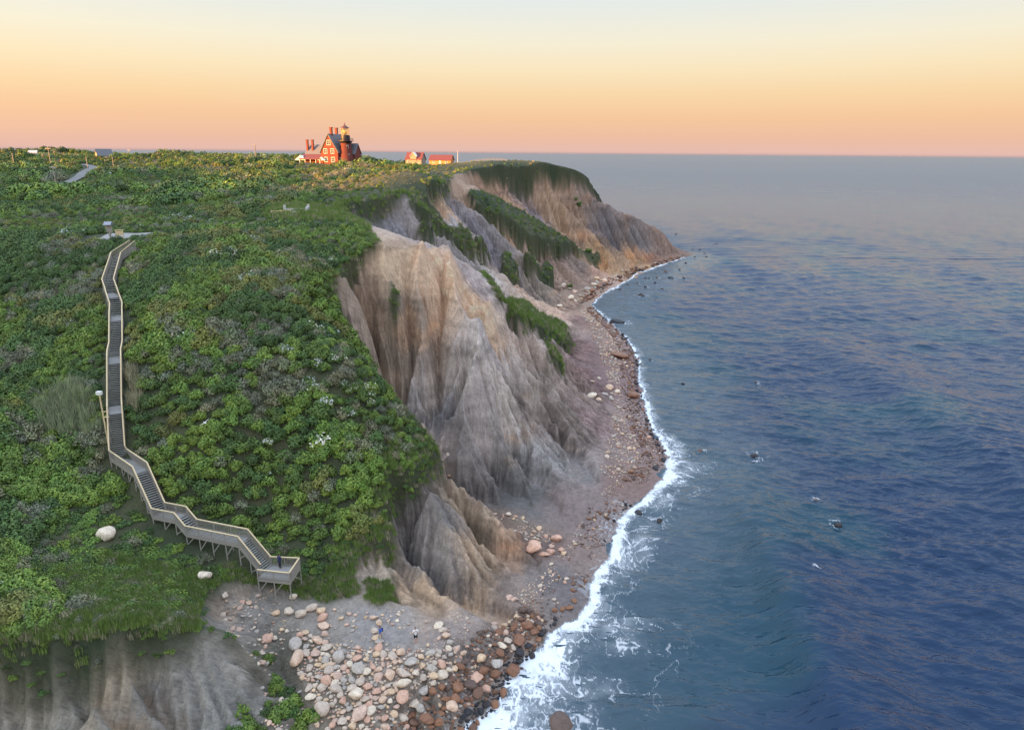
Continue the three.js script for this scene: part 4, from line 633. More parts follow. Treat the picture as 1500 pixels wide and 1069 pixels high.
// ───────────────────────── rocks ─────────────────────────
function rockGeo(k, detail = 3, boxy = 0.5) {
  const g = mergeVertices(new THREE.IcosahedronGeometry(1, detail).deleteAttribute('normal').deleteAttribute('uv')), p = g.attributes.position, pl = [];
  const s0 = seed; seed = 5000 + k * 77; for (let i = 0; i < 11; i++) { const v = V(rr(-1, 1), rr(-1, 1), rr(-1, 1)).normalize(); pl.push([v, rr(0.55, 0.9)]); } seed = s0;
  for (let i = 0; i < p.count; i++) {
    const v = V(p.getX(i), p.getY(i), p.getZ(i)).normalize(); let r = 1.02;
    for (const [n, d] of pl) { const c = v.dot(n); if (c > 0.05) { const q = d / c; if (q < r) r = mix(r, q, 0.6 + 0.4 * boxy); } }
    r *= 1 + 0.05 * vn3(v.x * 2.2 + k, v.y * 2.2, v.z * 2.2, k) + 0.035 * vn3(v.x * 6, v.y * 6 + k, v.z * 6, k + 3);
    p.setXYZ(i, v.x * r, v.y * r * 0.82, v.z * r);
  }
  g.computeVertexNormals(); const uv = new Float32Array(p.count * 2); for (let i = 0; i < p.count; i++) { uv[2 * i] = p.getX(i) * 0.3 + p.getY(i) * 0.2; uv[2 * i + 1] = p.getZ(i) * 0.3 - p.getY(i) * 0.2; } g.setAttribute('uv', new THREE.BufferAttribute(uv, 2)); return g;
}
const rockGeos = [0, 1, 2, 3, 4, 5, 6, 7].map(k => rockGeo(k, 3, 1));
const rockM = c => new THREE.MeshStandardMaterial({ color: col(c[0] * 1.9, c[1] * 1.9, c[2] * 1.9), map: grainMap, bumpMap: grainBump, bumpScale: 0.05, roughness: 0.92 });
const dryCols = [[210, 178, 152], [200, 168, 148], [194, 174, 156], [214, 182, 148], [180, 168, 156], [206, 164, 140], [218, 198, 174], [200, 180, 160]].map(c => lin(...c, 0.95));
const wetCols = [[138, 96, 72], [120, 88, 70], [150, 106, 78], [104, 84, 74]].map(c => lin(...c, 0.85));
const darkCols = [[52, 50, 54], [62, 56, 56]].map(c => lin(...c, 0.8));
const dryM = dryCols.map(rockM), wetM = wetCols.map(c => { const m = rockM(c); m.roughness = 0.45; return m; }), darkM = darkCols.map(c => { const m = rockM(c); m.roughness = 0.4; return m; });
const markR = [[609, 935, 'near the white shirted person'], [556, 935, 'near the blue shirted person'], [408, 870, 'below the stair platform'], [460, 895, 'along the cobbled path from the stair foot'], [735, 920, 'under the tan cliff foot'], [790, 790, 'in the cluster at the cliff foot'], [750, 980, 'at the surf edge'], [700, 1040, 'on the wet sand at the surf edge'], [520, 1050, 'beside the dark bushes'], [600, 1060, 'at its lowest seaward end'], [480, 980, 'on its landward side'], [600, 990, 'in its packed middle'], [900, 570, 'on the pebble beach of the middle cove'], [720, 710, 'in the scree gully between the spurs'], [640, 610, 'high in the scree gully'], [860, 415, 'on the far cove beach'], [960, 390, 'along the headland foot'], [840, 850, 'on the wet sand below the lower spur'], [900, 690, 'on the red pebble strip']].map(([u, v, t]) => [hit(u, v), t]);
const relRock = q => { let m = 1e9, t = ''; for (const [p, s] of markR) { const d = Math.hypot(p[0] - q.x, p[2] - q.z); if (d < m) { m = d; t = s; } } return t; };
const rocks = []; // x, z, r, flat, tone set, label, group, y
const occupied = new Map();
const okey = (x, z) => Math.floor(x / 2) + ',' + Math.floor(z / 2);
function free(x, z, r, k = 0.7) { for (let i = -1; i <= 1; i++) for (let j = -1; j <= 1; j++) for (const q of occupied.get((Math.floor(x / 2) + i) + ',' + (Math.floor(z / 2) + j)) || []) if (Math.hypot(q[0] - x, q[1] - z) < (q[2] + r) * k) return false; return true; }
function addRock(x, z, r, o = {}) { const q = [x, z, r]; const k = okey(x, z); if (!occupied.has(k)) occupied.set(k, []); occupied.get(k).push(q); rocks.push({ x, z, r, ...o }); }
const toneFor = (x, z, h) => { const sd = shoreDist(x, z); return sd > -1.2 ? (rnd() < 0.6 ? 'dark' : 'wet') : sd > -4.5 ? (rnd() < 0.8 ? 'wet' : 'dry') : 'dry'; };
// singled-out boulders, read off the photograph: u, v, radius in pixels
for (const [u, v, r, label, sq] of [[155, 780, 13, 'big pale boulder half buried in the green slope left of the stairs', 0.75], [300, 841, 9, 'rounded pale boulder in the greenery below the stair walkway', 0.9], [430, 873, 5.5, 'upright pale stone beside the corner post of the stair platform', 1.2],
  [783, 791, 15, 'largest pink boulder of the cluster where the cliff foot meets the beach', 0.75], [814, 775, 9, 'orange pink boulder seaward of the largest cliff foot boulder'], [806, 796, 8, 'blocky pink stone right beside the largest cliff foot boulder'], [797, 804, 8, 'low flat pink stone in front of the largest cliff foot boulder', 0.5],
  [908, 513, 15, 'long flat tan boulder at the waterline near the far cove', 0.4], [928, 575, 11, 'brown flat boulder at the edge of the swash', 0.55], [868, 564, 8, 'cream boulder at the cliff foot above the pebble beach', 0.7], [751, 978, 11, 'large reddish brown wet boulder at the edge of the surf', 0.9], [833, 888, 6, 'lone rusty wet stone in the swash', 0.7], [820, 436, 5, 'small pale stone on the far beach', 0.7],
  [388, 915, 9, 'pinkish boulder at the left end of the cobbled path below the stairs'], [643, 913, 8, 'pale slab stone on the grey flat near the white shirted person', 0.6]]) { const p = hit(u, v + r * 0.6), dist = Math.hypot(p[0], CAM_H - p[1], p[2]); addRock(p[0], p[2], r * dist / 1000, { sq: sq || 0.8, label, tone: /brown|rusty|tan boulder/.test(label) ? 'wet' : 'dry', single: true }); }
for (const [u, v, r] of [[401, 919, 4], [404, 892, 6], [422, 891, 7], [441, 897, 8], [456, 889, 8], [471, 892, 8], [472, 903, 7], [473, 914, 8], [475, 927, 5], [466, 937, 7], [447, 925, 5], [446, 934, 5], [547, 903, 6], [555, 911, 5], [549, 922, 6], [551, 932, 7], [556, 938, 6], [555, 947, 7], [648, 921, 6], [653, 929, 7], [660, 938, 6], [731, 917, 7], [724, 889, 5], [746, 867, 6], [753, 872, 5], [765, 889, 7], [790, 778, 4], [822, 796, 5], [826, 802, 5], [800, 770, 4], [885, 571, 6], [878, 577, 5], [893, 566, 6], [905, 572, 5], [860, 572, 5], [895, 582, 5], [868, 548, 4], [878, 545, 4], [905, 650, 4], [890, 662, 4], [925, 690, 5], [930, 684, 4], [735, 730, 5], [722, 715, 4], [745, 720, 5], [700, 690, 4], [688, 672, 4], [715, 700, 4], [620, 605, 4], [640, 620, 5], [650, 606, 5], [655, 598, 4], [500, 905, 4], [520, 900, 3], [560, 900, 3], [590, 893, 3], [690, 1000, 9], [705, 960, 8], [735, 940, 7], [725, 985, 8], [850, 425, 4], [842, 415, 5], [870, 412, 5], [885, 408, 5], [860, 420, 5], [825, 395, 5], [835, 405, 4]])
  { const p = hit(u, v + r * 0.5), dist = Math.hypot(p[0], CAM_H - p[1], p[2]); addRock(p[0], p[2], r * dist / 1000, { sq: rr(0.65, 0.95), tone: toneFor(p[0], p[2]) }); }
const fieldP = xz([[440, 925], [478, 948], [545, 960], [640, 958], [690, 948], [738, 900], [770, 888], [800, 915], [772, 958], [750, 985], [722, 1030], [685, 1062], [600, 1085], [520, 1072], [468, 1030], [440, 970]]), fieldR = region(fieldP);
{
  const [x0, x1, z0, z1] = fieldR.box;
  for (const [r0, r1, n] of [[0.55, 0.9, 170], [0.36, 0.55, 1500], [0.22, 0.36, 7000], [0.11, 0.22, 18000]]) for (let i = 0; i < n; i++) { const x = rr(x0, x1), z = rr(z0, z1), r = rr(r0, r1), e = fieldR(x, z); if (e < -0.5 || (e < 1.2 && rnd() < 0.5) || fbm(x * 0.35, z * 0.35, 2, 95) < -0.4 && r > 0.3) continue; if (free(x, z, r)) addRock(x, z, r, { sq: rr(0.62, 0.98), tone: toneFor(x, z), field: true }); }
  // scatter on the flat, the gully floor and down to the water
  const scat = (P, list, dens) => { const R = region(xz(P)), [a, b, c, d] = R.box, A = (b - a) * (d - c); for (const [r0, r1, per] of list) for (let i = 0; i < A * per; i++) { const x = rr(a, b), z = rr(c, d), r = rr(r0, r1); if (R(x, z) > 0 && fbm(x * 0.3, z * 0.3, 2, 96) > -dens && free(x, z, r)) addRock(x, z, r, { sq: rr(0.6, 0.95), tone: toneFor(x, z) }); } };
  scat([[380, 885], [470, 888], [600, 898], [720, 895], [735, 930], [640, 955], [540, 955], [440, 940], [370, 930]], [[0.1, 0.3, 0.9], [0.05, 0.12, 2.5]], 0.2);
  scat([[320, 868], [400, 862], [420, 900], [380, 1000], [440, 1069], [350, 1069], [375, 960], [330, 920]], [[0.2, 0.4, 0.8], [0.08, 0.2, 3]], 0.3);
  scat([[440, 930], [470, 1030], [560, 1075], [480, 1080], [400, 1000]], [[0.15, 0.35, 1.5], [0.07, 0.15, 3]], 0.4);
  scat([[640, 600], [665, 645], [700, 690], [760, 730], [820, 780], [800, 800], [740, 735], [680, 680], [640, 630]], [[0.2, 0.5, 0.8], [0.08, 0.2, 3]], 0.2);
  scat([[740, 880], [800, 830], [850, 760], [900, 700], [960, 640], [950, 700], [930, 735], [895, 770], [870, 850], [800, 930]], [[0.15, 0.4, 0.7], [0.06, 0.15, 5]], 0.25);
  scat([[880, 690], [900, 600], [880, 520], [850, 460], [880, 470], [930, 540], [940, 600], [975, 670], [930, 720]], [[0.2, 0.55, 0.5], [0.1, 0.22, 3.2]], 0.5);
  scat([[835, 432], [860, 440], [900, 415], [950, 392], [1000, 376], [985, 372], [920, 385], [870, 405]], [[0.5, 1.3, 0.14], [0.25, 0.55, 0.9]], 0.9);
  scat([[960, 690], [985, 672], [962, 640], [946, 600], [938, 565], [936, 525], [916, 492], [892, 470], [870, 450], [850, 455], [880, 480], [900, 505], [915, 530], [920, 570], [925, 605], [935, 645], [945, 680]], [[0.3, 0.7, 0.35], [0.15, 0.3, 1.6]], 0.7);
  scat([[0, 1000], [150, 960], [330, 960], [370, 1069], [0, 1069]], [[0.1, 0.3, 0.08], [0.05, 0.1, 0.4]], 0.3);
}
{
  for (const q of rocks) { q.h = height(q.x, q.z); q.d = Math.hypot(q.x, CAM_H - q.h, q.z); q.app = q.r / q.d; }
  const order = rocks.map((q, i) => i).sort((a, b) => (rocks[b].single ? 1 : 0) - (rocks[a].single ? 1 : 0) || rocks[b].app - rocks[a].app);
  const rest = [];
  order.forEach((i, k) => {
    const q = rocks[i];
    if (k >= 300) { rest.push(q); return; }
    const g = rockGeos[Math.floor(rnd() * 8)], tone = q.tone, mi = q.label && tone === 'dry' ? (/pink/.test(q.label) ? 5 : 6) : Math.floor(rnd() * (tone === 'dry' ? dryM.length : tone === 'wet' ? wetM.length : darkM.length)), M = tone === 'dry' ? dryM[mi] : tone === 'wet' ? wetM[mi] : darkM[mi];
    const m = new THREE.Mesh(g, M), a = rr(0.85, 1.2); m.castShadow = m.receiveShadow = true; m.position.set(q.x, q.h + q.r * q.sq * 0.42, q.z); m.scale.set(q.r * a, q.r * q.sq, q.r / a); m.rotation.set(rr(-0.25, 0.25), rr(0, 6.28), rr(-0.25, 0.25));
    const sizeW = q.app > 0.0072 ? 'big' : q.app > 0.0052 ? 'medium sized' : 'small', relR = relRock(q);
    const lab = q.label ? q.label : q.field ? (tone === 'dry' ? (sizeW + ' ' + ['pinkish tan', 'dusty pink', 'pale buff', 'golden tan', 'greyish', 'salmon pink', 'cream', 'sandy'][mi] + ' field boulder ' + relR) : sizeW + ' brown wet field boulder ' + relR) : tone === 'dry' ? sizeW + ' ' + ['pinkish tan', 'dusty pink', 'pale buff', 'golden tan', 'greyish', 'salmon pink', 'cream', 'sandy'][mi] + ' loose stone ' + relR : sizeW + ' wet brown stone ' + relR;
    top(m, 'boulder', lab, 'boulder', q.label ? undefined : q.field ? 'boulders packed in the field' : 'stones scattered along the shore');
  });
  const I = new THREE.InstancedMesh(rockGeo(9, 1, 0.6), new THREE.MeshStandardMaterial({ color: 0xffffff, roughness: 0.9 }), rest.length), M4 = new THREE.Matrix4(), E = new THREE.Euler(), Q = new THREE.Quaternion();
  rest.forEach((q, i) => { E.set(rr(-0.5, 0.5), rr(0, 6.28), rr(-0.5, 0.5)); Q.setFromEuler(E); const a = rr(0.8, 1.25); M4.compose(V(q.x, q.h + q.r * 0.25, q.z), Q, V(q.r * a, q.r * q.sq, q.r / a)); I.setMatrixAt(i, M4); const C = q.tone === 'dry' ? dryCols : q.tone === 'wet' ? wetCols : darkCols, c = C[Math.floor(rnd() * C.length)], k = rr(0.75, 1.1); I.setColorAt(i, col(c[0] * k, c[1] * k, c[2] * k)); });
  I.castShadow = I.receiveShadow = true; top(I, 'loose_stones', 'countless cobbles and small stones strewn over beach and gully', 'stones', null, 'stuff');
  console.log('rocks', rocks.length, 'rest', rest.length);
  seaRocks.forEach(([x, , z, r, h], i) => { const m = new THREE.Mesh(rockGeos[i % 8], i === 0 || i % 3 ? darkM[i % 2] : wetM[3]); m.castShadow = m.receiveShadow = true; m.position.set(x, -0.15 * h + 0.05, z); m.scale.set(r, h * 1.25, r * 0.8); m.rotation.y = i * 1.7; const off = r > 1.2;
    top(m, 'sea_rock', i === 0 ? 'largest dark boulder standing in the shallows of the far cove' : i === 1 ? 'dark boulder awash between the largest sea boulder and the headland' : i === 8 ? 'reddish dark rock awash alone in the open swell' : i === 10 ? 'brownish rock awash with foam in the troughs beyond the first swell' : i === 12 ? 'dark wet rock at the surf edge beside the boulder field' : x > 40 && z > -160 ? 'small rock breaking the open sea surface' : 'small dark rock awash in the shallows off the beach and headland', 'rock', [0, 1, 8, 10, 12].includes(i) ? undefined : x > 40 && z > -160 ? 'rocks in the open sea' : 'rocks awash along the shore'); });
}
// ───────────────────────── shrubs, reeds, grass ─────────────────────────
function leafCloud(n, size, lobes, tones, k, flower = 0, fill = 0.35) {
  const pos = [], nor = [], colr = []; const s0 = seed; seed = 9000 + k * 131;
  const quad = (p, nrm, w, l, c, out) => { const t = V(rr(-1, 1), rr(-1, 1), rr(-1, 1)).cross(nrm).normalize(), b = nrm.clone().cross(t); const A = p.clone().addScaledVector(t, -l), B = p.clone().addScaledVector(b, w).addScaledVector(nrm, -0.15 * w), C = p.clone().addScaledVector(t, l).addScaledVector(nrm, -0.25 * l), E = p.clone().addScaledVector(b, -w).addScaledVector(nrm, -0.15 * w); for (const q of [A, E, B, E, C, B]) { pos.push(q.x, q.y, q.z); const m = nrm.clone().lerp(out, 0.45).normalize(); nor.push(m.x, m.y, m.z); colr.push(...c); } };
  for (let i = 0; i < n; i++) {
    const L = lobes[Math.floor(rnd() * lobes.length)]; let d; do { d = V(rr(-1, 1), rr(-0.35, 1), rr(-1, 1)); } while (d.lengthSq() > 1 || d.lengthSq() < 0.01); d.normalize();
    const bump = 1 + 0.22 * vn3(d.x * 2.6 + k, d.y * 2.6, d.z * 2.6 + L[0] * 3, k), r = L[3] * bump * (rnd() < fill ? rr(0.55, 0.9) : rr(0.88, 1.08));
    const p = V(L[0] + d.x * r, Math.max(0.02, L[1] + d.y * r * L[4]), L[2] + d.z * r), nrm = d.clone().add(V(rr(-1, 1), rr(-0.6, 1.2), rr(-1, 1)).multiplyScalar(0.75)).normalize();
    const t = tones[Math.floor(rnd() * tones.length)], f = rr(0.7, 1.25), fl = flower && d.y > 0.25 && rnd() < flower && vn3(p.x * 2.5, p.y * 2.5, p.z * 2.5, k + 5) > 0;
    quad(p, nrm, size * rr(0.42, 0.62), size * rr(0.7, 1.1), fl ? [0.62, 0.62, 0.56] : [t[0] * f, t[1] * f, t[2] * f], d);
  }
  seed = s0;
  const g = new THREE.BufferGeometry(); g.setAttribute('position', new THREE.Float32BufferAttribute(pos, 3)); g.setAttribute('normal', new THREE.Float32BufferAttribute(nor, 3)); g.setAttribute('color', new THREE.Float32BufferAttribute(colr, 3)); return g;
}
function stemsGeo(k, n, h, spread, r = 0.022) { const a = []; const s0 = seed; seed = 300 + k; for (let i = 0; i < n; i++) { const t = rr(0, 6.28), q = rr(0.2, 1) * spread, A = V(0.12 * Math.cos(t), -0.15, 0.12 * Math.sin(t)), B = V(0.55 * q * Math.cos(t), h * rr(0.4, 0.55), 0.55 * q * Math.sin(t)), C = V(q * Math.cos(t + 0.3), h * rr(0.8, 1.05), q * Math.sin(t + 0.3)); for (const [p, e, w] of [[A, B, r], [B, C, r * 0.6]]) { const c = new THREE.CylinderGeometry(w * 0.6, w, p.distanceTo(e), 3, 1, true); c.translate(0, p.distanceTo(e) / 2, 0); c.applyQuaternion(new THREE.Quaternion().setFromUnitVectors(V(0, 1, 0), e.clone().sub(p).normalize())); c.translate(p.x, p.y, p.z); a.push(c); } } seed = s0; return mergeGeometries(a); }
const lobesA = [[0, 0.35, 0, 0.72, 0.95], [0.5, 0.25, 0.2, 0.5, 0.95], [-0.45, 0.28, 0.3, 0.52, 1], [0.1, 0.22, -0.55, 0.5, 0.9], [-0.3, 0.3, -0.4, 0.45, 1.1]];
const lobesB = [[0, 0.4, 0, 0.62, 1.1], [0.55, 0.2, -0.15, 0.45, 1], [-0.5, 0.35, -0.1, 0.5, 1.05], [0.15, 0.3, 0.55, 0.48, 1], [0.3, 0.55, 0.1, 0.4, 1.1]];
const lobesLow = [[0, 0.1, 0, 0.7, 0.75], [0.6, 0.05, 0.3, 0.5, 0.7], [-0.5, 0.08, 0.4, 0.55, 0.8], [0.2, 0.05, -0.6, 0.55, 0.7], [-0.5, 0.05, -0.4, 0.5, 0.7]];
const T = { bright: [[0.162, 0.244, 0.038], [0.132, 0.213, 0.031], [0.199, 0.274, 0.047], [0.103, 0.174, 0.031]], deep: [[0.083, 0.146, 0.034], [0.103, 0.170, 0.038], [0.065, 0.119, 0.030]], olive: [[0.185, 0.204, 0.049], [0.215, 0.222, 0.058], [0.148, 0.170, 0.045]], grey: [[0.241, 0.241, 0.146], [0.196, 0.213, 0.118], [0.280, 0.269, 0.185], [0.146, 0.179, 0.078]] };
const kinds = [
  { name: 'bright_shrub', label: 'rounded bright green shrub in the thicket on the bluff slope', geos: [leafCloud(760, 0.135, lobesA, T.bright, 1), leafCloud(760, 0.135, lobesB, T.bright, 2)] },
  { name: 'deep_green_shrub', label: 'dense deep green shrub in the thicket on the bluff slope', geos: [leafCloud(760, 0.13, lobesB, T.deep, 3), leafCloud(760, 0.14, lobesA, T.deep, 4)] },
  { name: 'olive_shrub', label: 'olive toned shrub in the thicket on the bluff slope', geos: [leafCloud(720, 0.13, lobesA, T.olive, 5), leafCloud(720, 0.13, lobesB, T.olive, 6)] },
  { name: 'grey_shrub', label: 'grey twiggy thin leaved shrub in the thicket on the bluff slope', geos: [leafCloud(520, 0.11, lobesB, T.grey, 7, 0, 0.5), leafCloud(520, 0.11, lobesA, T.grey, 8, 0, 0.5)], twigs: true },
  { name: 'flowering_shrub', label: 'green shrub dotted with white blossom in the thicket', geos: [leafCloud(760, 0.13, lobesA, T.bright, 9, 0.55), leafCloud(760, 0.13, lobesB, T.deep, 10, 0.6)] },
  { name: 'low_shrub', label: 'low spreading green shrub on the slope near the stair foot', geos: [leafCloud(720, 0.13, lobesLow, T.deep, 11), leafCloud(720, 0.13, lobesLow, T.bright, 12)] },
];
const leafM = new THREE.MeshStandardMaterial({ vertexColors: true, roughness: 0.75, side: THREE.DoubleSide });
const stemM = std(col(0.16, 0.13, 0.1), 0.9), twigM = std(col(0.26, 0.24, 0.21), 0.9);
kinds.forEach((k, i) => { k.word = ['bright green shrub', 'deep green shrub', 'olive shrub', 'grey twiggy shrub', 'white flowering shrub', 'low spreading shrub'][i]; k.stems = stemsGeo(i, k.twigs ? 34 : 7, k.twigs ? 1.05 : 0.75, k.twigs ? 0.95 : 0.5, k.twigs ? 0.014 : 0.025); k.list = []; });
const proj = (x, y, z) => { const v = V(x, y, z).project(camera); return [750 + v.x * 750, 534.5 - v.y * 534.5, v.z]; };
const flowerSpots = [[480, 490, 3], [495, 560, 4], [530, 575, 4], [395, 665, 2], [470, 662, 2], [340, 372, 3], [280, 322, 4], [365, 408, 2], [505, 590, 3], [255, 318, 3], [300, 320, 4], [90, 345, 3]].map(([u, v, r]) => [...hit(u, v), r]);
const greySpots = [[350, 505, 6], [290, 540, 5], [110, 420, 7], [60, 440, 6], [390, 470, 4], [210, 540, 3], [560, 640, 3], [590, 660, 2], [250, 480, 3], [310, 580, 3], [40, 640, 4], [430, 285, 14], [500, 275, 16], [380, 298, 10], [340, 292, 9], [470, 262, 20], [100, 360, 6], [440, 380, 5], [400, 400, 4], [520, 640, 3], [420, 430, 3], [560, 255, 20], [150, 925, 3], [100, 900, 3], [260, 915, 2]].map(([u, v, r]) => [...hit(u, v), r]);
const nearSpot = (L, x, z) => { let m = 0; for (const s of L) m = Math.max(m, 1 - Math.hypot(x - s[0], z - s[2]) / s[3]); return m; };
const buildings = [[LH.x, LH.z, 6], [LH.x - 8, LH.z, 10], [LH.x - 15, LH.z - 2, 9], ...[[609, 241, 352, 6], [647, 241.5, 338, 7], [153, 234.5, 400, 6], [49, 229, 415, 3]].map(([u, v, d, r]) => { const p = atD(u, v, d); return [p[0], p[2], r]; })];
const singleRocks = rocks.filter(q => q.single || q.r > 0.5);
function vegAt(x, z) { // signed: how far inside vegetation
  let b = bareR(x, z, 30); if (b === -99) b = -30; b += 1.2 * fbm(x * 0.25, z * 0.25, 3, 3); let v = -b; const g = greenAt(x, z); if (g > 0) v = Math.max(v, g + 0.2); return v;
}
const reedR = [[[48, 600], [80, 575], [125, 565], [143, 600], [146, 640], [95, 640], [60, 630]], [[183, 545], [205, 530], [212, 570], [200, 600], [186, 600]]].map(P => region(xz(P)));
const clumpsP = [[350, 990, 1.6], [330, 1050, 1.5], [345, 1062, 1.5], [300, 1060, 1.2], [365, 1040, 1.1], [400, 980, 1.3], [420, 1000, 1.4], [415, 1030, 1.5], [440, 1050, 1.4], [430, 1069, 1.2], [380, 950, 0.9], [395, 1010, 1.0], [455, 1045, 0.9], [160, 1060, 0.6], [230, 1055, 0.5], [862, 352, 1.5], [835, 402, 1.3], [848, 258, 2], [740, 390, 1], [808, 460, 1.5]];
{
  let d = 34; const cand = [];
  while (d < 470) {
    const sp = d < 60 ? 0.8 : d < 130 ? 1.15 : mix(1.6, 3.2, clamp((d - 130) / 250)), x0 = -0.86 * d - 14, x1 = Math.min(shoreX(d), 0.3 * d + 20);
    for (let x = x0; x < x1; x += sp) cand.push([x + rr(-0.5, 0.5) * sp, -d + rr(-0.5, 0.5) * sp, d]);
    d += sp * 0.95;
  }
  for (const [x, z, dd] of cand) {
    const v = vegAt(x, z); if (v < 0.15) continue;
    if (stairDist(x, z) < 1.55 || Math.hypot(x - deckMid.x, z - deckMid.z) < 3.0) continue;
    if (-z > 110 && pathDist(x, z) < 4.2) continue;
    if (-z > 110 && paths.ruins(x, z) > -2) { if (rnd() > 0.05) continue; }
    if (buildings.some(b => Math.hypot(x - b[0], z - b[1]) < b[2] + 1)) continue;
    if (singleRocks.some(q => Math.hypot(x - q.x, z - q.z) < q.r * 1.15 + 0.25)) continue;
    if (reedR.some(R => R(x, z) > 0.2)) continue;
    const big = 0.5 + 0.5 * fbm(x * 0.09, z * 0.09, 3, 51), low = dd < 70 ? sstep(15.5, 12.5, baseH(x, z)) : 0;
    const edge = clamp(v / 2.5, 0.45, 1), inG = greenAt(x, z) > -0.5;
    let r = (0.6 + 1.1 * big * rr(0.45, 1.2)) * edge; if (low > 0.5) r = rr(0.55, 0.95) * edge; if (inG) r = rr(0.6, 1.1) * (dd > 200 ? 1.6 : 1) * edge;
    if (dd > 130) r *= mix(1, 1.75, clamp((dd - 130) / 200)) * (0.8 + 0.4 * vn(x * 0.05, z * 0.05, 53));
    if (x > -40 && dd > 262) r *= 0.4;
    const cliffTop = dd > 150 && v < 14 && !inG; if (cliffTop) r *= mix(0.42, 1, clamp(v / 14));
    const scrub = dd > 170 ? sstep(0.05, 0.4, fbm(x * 0.02 + 5, z * 0.02, 2, 54) + (x > -90 ? 0.25 : 0)) : 0; r *= 1 - 0.42 * scrub;
    if (dd > 175 && x < -55 && !inG && v > 6) { const tall = fbm(x * 0.045, z * 0.045, 3, 58); if (tall > 0.0 && rnd() < 0.6) r = Math.max(r, mix(2.0, 3.6, clamp((tall - 0.1) / 0.35)) * rr(0.75, 1.1)); }
    const n1 = fbm(x * 0.13, z * 0.13, 3, 55), n2 = fbm(x * 0.1 + 31, z * 0.1, 3, 56);
    let t = n1 > 0.18 ? 0 : n1 < -0.2 ? 1 : n2 > 0.15 ? 2 : rnd() < 0.5 ? 0 : 1;
    if (n2 < -0.55 || rnd() < 0.05 || rnd() < 0.75 * nearSpot(greySpots, x, z)) t = 3; if (low > 0.5 || inG && dd < 200) t = t === 3 ? 3 : 5; const fs = nearSpot(flowerSpots, x, z); if (fs > 0 && rnd() < 0.12 + fs * 0.35) t = 4; else if (rnd() < 0.004) t = 4;
    const sd = stairDist(x, z); if (sd < 1.55 + r) r = Math.min(r, Math.max(0.5, (sd - 0.85)));
    kinds[t].list.push({ x, z, r, d: dd, v });
  }
  for (const [u, v, r] of clumpsP) { const p = hit(u, v); for (let k = 0; k < 4; k++) kinds[k % 2 ? 5 : 0].list.push({ x: p[0] + rr(-0.6, 0.6) * r, z: p[2] + rr(-0.6, 0.6) * r, r: r * rr(0.45, 0.7), d: -p[2], v: 1 }); }
}
